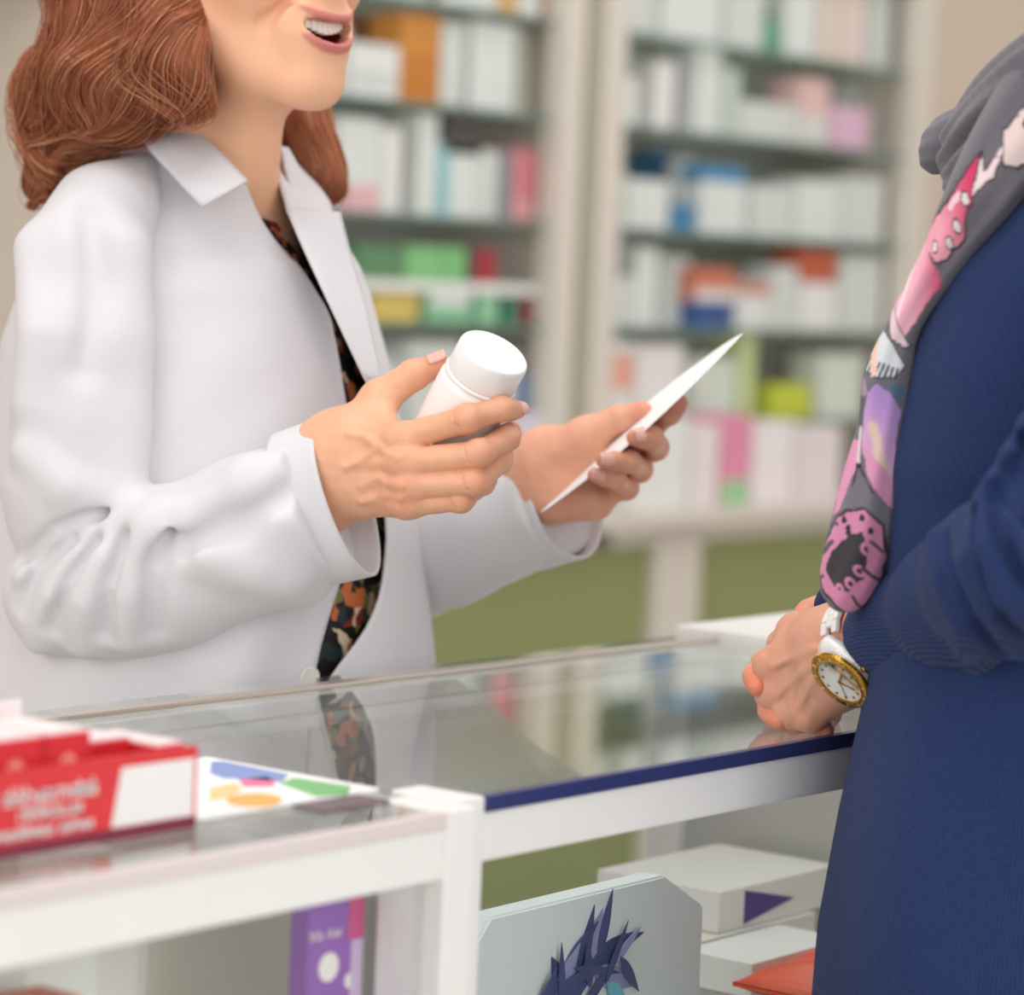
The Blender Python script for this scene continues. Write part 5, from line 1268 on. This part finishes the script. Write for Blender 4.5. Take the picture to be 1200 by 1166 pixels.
LA = [(1420, 0, 1.80, .026), (1330, 10, 1.76, .026), (1240, 72, 1.785, .025), (1185, 116, 1.83, .023), (1148, 158, 1.868, .021), (1134, 182, 1.89, .019), (1160, 172, 1.93, .020), (1225, 140, 1.97, .024), (1320, 80, 1.97, .025), (1410, 40, 1.92, .025), (1430, 5, 1.83, .025)]
LB = [(1400, 50, 1.74, .024), (1320, 78, 1.75, .024), (1240, 125, 1.785, .023), (1190, 165, 1.825, .021), (1148, 205, 1.855, .018), (1134, 218, 1.875, .015), (1165, 210, 1.92, .018), (1230, 175, 1.95, .02), (1330, 120, 1.95, .024), (1410, 70, 1.88, .024), (1415, 50, 1.80, .024)]
link('neck_wrap', roll(LA, .02, 1), M_SCARF, SC, smooth=True); link('neck_wrap', roll(LB, .02, 3), M_SCARF, SC, smooth=True)
LC = [(1175, 138, 1.88, .012), (1142, 155, 1.895, .019), (1116, 172, 1.905, .020), (1106, 182, 1.91, .016), (1112, 190, 1.915, .006)]
link('neck_wrap', roll(LC, .02, 5, .3), M_SCARF, SC, smooth=True)

# ------------------------------------------------------------------ wrist watch
WT = thing('wrist_watch', 'white link-bracelet watch with gold bezel on the clasped left wrist', 'watch', tuple(A(1008, 762, 1.945)))
W_, E_ = A(986, 768, 1.95), A(1062, 742, 1.885); aw = W_ - E_; aw /= np.linalg.norm(aw)
Cw = W_ + (E_ - W_) * .47; Nw = RT * -.50 - UP * .56 - FW * .66; Nw -= (Nw @ aw) * aw; Nw /= np.linalg.norm(Nw); Sw = np.cross(aw, Nw)
M_CER = mat('white_ceramic', '#f2efee', .18, .01, spec=.6, coat=.3); M_GOLD = mat('gold', '#c9993f', .22, .05, metal=1.0); M_DIAL = mat('dial', '#e9ecea', .25)
R1, R2 = .0268, .0325
def ringp(t): return Cw + Nw * (R1 * math.cos(t)) + Sw * (R2 * math.sin(t))
def ringn(t):
    n_ = Nw * (math.cos(t) / R1) + Sw * (math.sin(t) / R2); return n_ / np.linalg.norm(n_)
nl = 22
for k in range(nl):
    t = 2 * PI * (k + .5) / nl; 
    if math.cos(t) > .74: continue
    p = ringp(t); n_ = ringn(t); tg_ = np.cross(n_, aw); L_ = 2 * PI * .0286 / nl
    bwid = .0185 if math.cos(t) > 0 else .017
    for (o, wdt, sh_) in ((-.335, .31, 0), (0, .34, .5), (.335, .31, 0)):
        t2 = t + sh_ * 2 * PI / nl; p2 = ringp(t2); n2 = ringn(t2); g2 = np.cross(n2, aw)
        bm = box_me(-wdt * bwid / 2, wdt * bwid / 2, -L_ * .475, L_ * .475, -.0015, .0017, .0009, 2)
        M4 = Matrix([[aw[0], g2[0], n2[0], 0], [aw[1], g2[1], n2[1], 0], [aw[2], g2[2], n2[2], 0], [0, 0, 0, 1]]); M4.translation = Vector(p2 + aw * o * bwid)
        bm.transform(M4); link('bracelet_link', bm, M_CER, WT, smooth=False)
hc_ = Cw + Nw * (R1 + .0005)
MW = Matrix([[aw[0], Sw[0], Nw[0], 0], [aw[1], Sw[1], Nw[1], 0], [aw[2], Sw[2], Nw[2], 0], [0, 0, 0, 1]]); MW.translation = Vector(hc_); MW = MW @ Matrix.Scale(1.1, 4)
# case with lugs
outl = []
for k in range(48):
    t = 2 * PI * k / 48; r = .0182; x, y = r * math.cos(t), r * math.sin(t)
    lug = abs(math.sin(t)) ** 6; y *= 1 + .30 * lug; x *= 1 - .30 * lug * 0
    outl.append((x, y))
bm = prism_me(outl, -.004, .0042, 'z', .0012); 
for v in bm.vertices: v.co.z -= 9 * v.co.y ** 2 * .9
bm.transform(MW); link('case', bm, M_CER, WT, smooth=True)
link('bezel', lathe_me([(.0150, .0050), (.0186, .0042), (.0196, .0046), (.0197, .0062), (.0190, .0072), (.0150, .0080), (.0146, .0074)], 72, MW, True), M_GOLD, WT, 'gold ring bezel', smooth=True)
for k in range(60):
    t = 2 * PI * k / 60; b_ = box_me(.0193, .0201, -.0006, .0006, .0046, .0068, .0002, 1); b_.transform(Matrix.Rotation(t, 4, 'Z')); b_.transform(MW); link('bezel_notch', b_, M_GOLD, WT)
link('dial', lathe_me([(.0149, .0060), (.0149, .0066), (.0005, .0066)], 56, MW), M_DIAL, WT)
for k in range(12):
    t = 2 * PI * k / 12; b_ = lathe_me([(.0010, 0), (.0010, .0004), (.0002, .0004)], 12, Matrix.Translation((.0122 * math.cos(t), .0122 * math.sin(t), .0066))); b_.transform(MW); link('hour_mark', b_, M_GOLD, WT)
    b_ = box_me(.0160, .0182, -.0005, .0005, .0072, .0078); b_.transform(Matrix.Rotation(t, 4, 'Z')); b_.transform(MW); link('bezel_mark', b_, mat('gold_pale', '#e8cf94', .3, metal=.8), WT)
for (ang, L_, w_) in ((2.6, .0075, .0006), (-2.3, .0105, .0005), (-1.1, .011, .0002)):
    b_ = box_me(-.0015, L_, -w_, w_, .0071, .0074); b_.transform(Matrix.Rotation(ang, 4, 'Z')); b_.transform(MW); link('hand', b_, M_GOLD, WT)
cr = lathe_me([(.0016, 0), (.0022, .0004), (.0022, .0026), (.0018, .003)], 20, Matrix.Translation((-.0185, 0, .001)) @ Matrix.Rotation(-PI / 2, 4, 'Y')); cr.transform(MW); link('crown', cr, M_GOLD, WT, smooth=True)
link('crystal', lathe_me([(.0148, .0072), (.0148, .0080), (.0120, .0084), (.0003, .0086)], 48, MW), glass_mat('watch_crystal', '#ffffff', 1.25), WT, smooth=True)
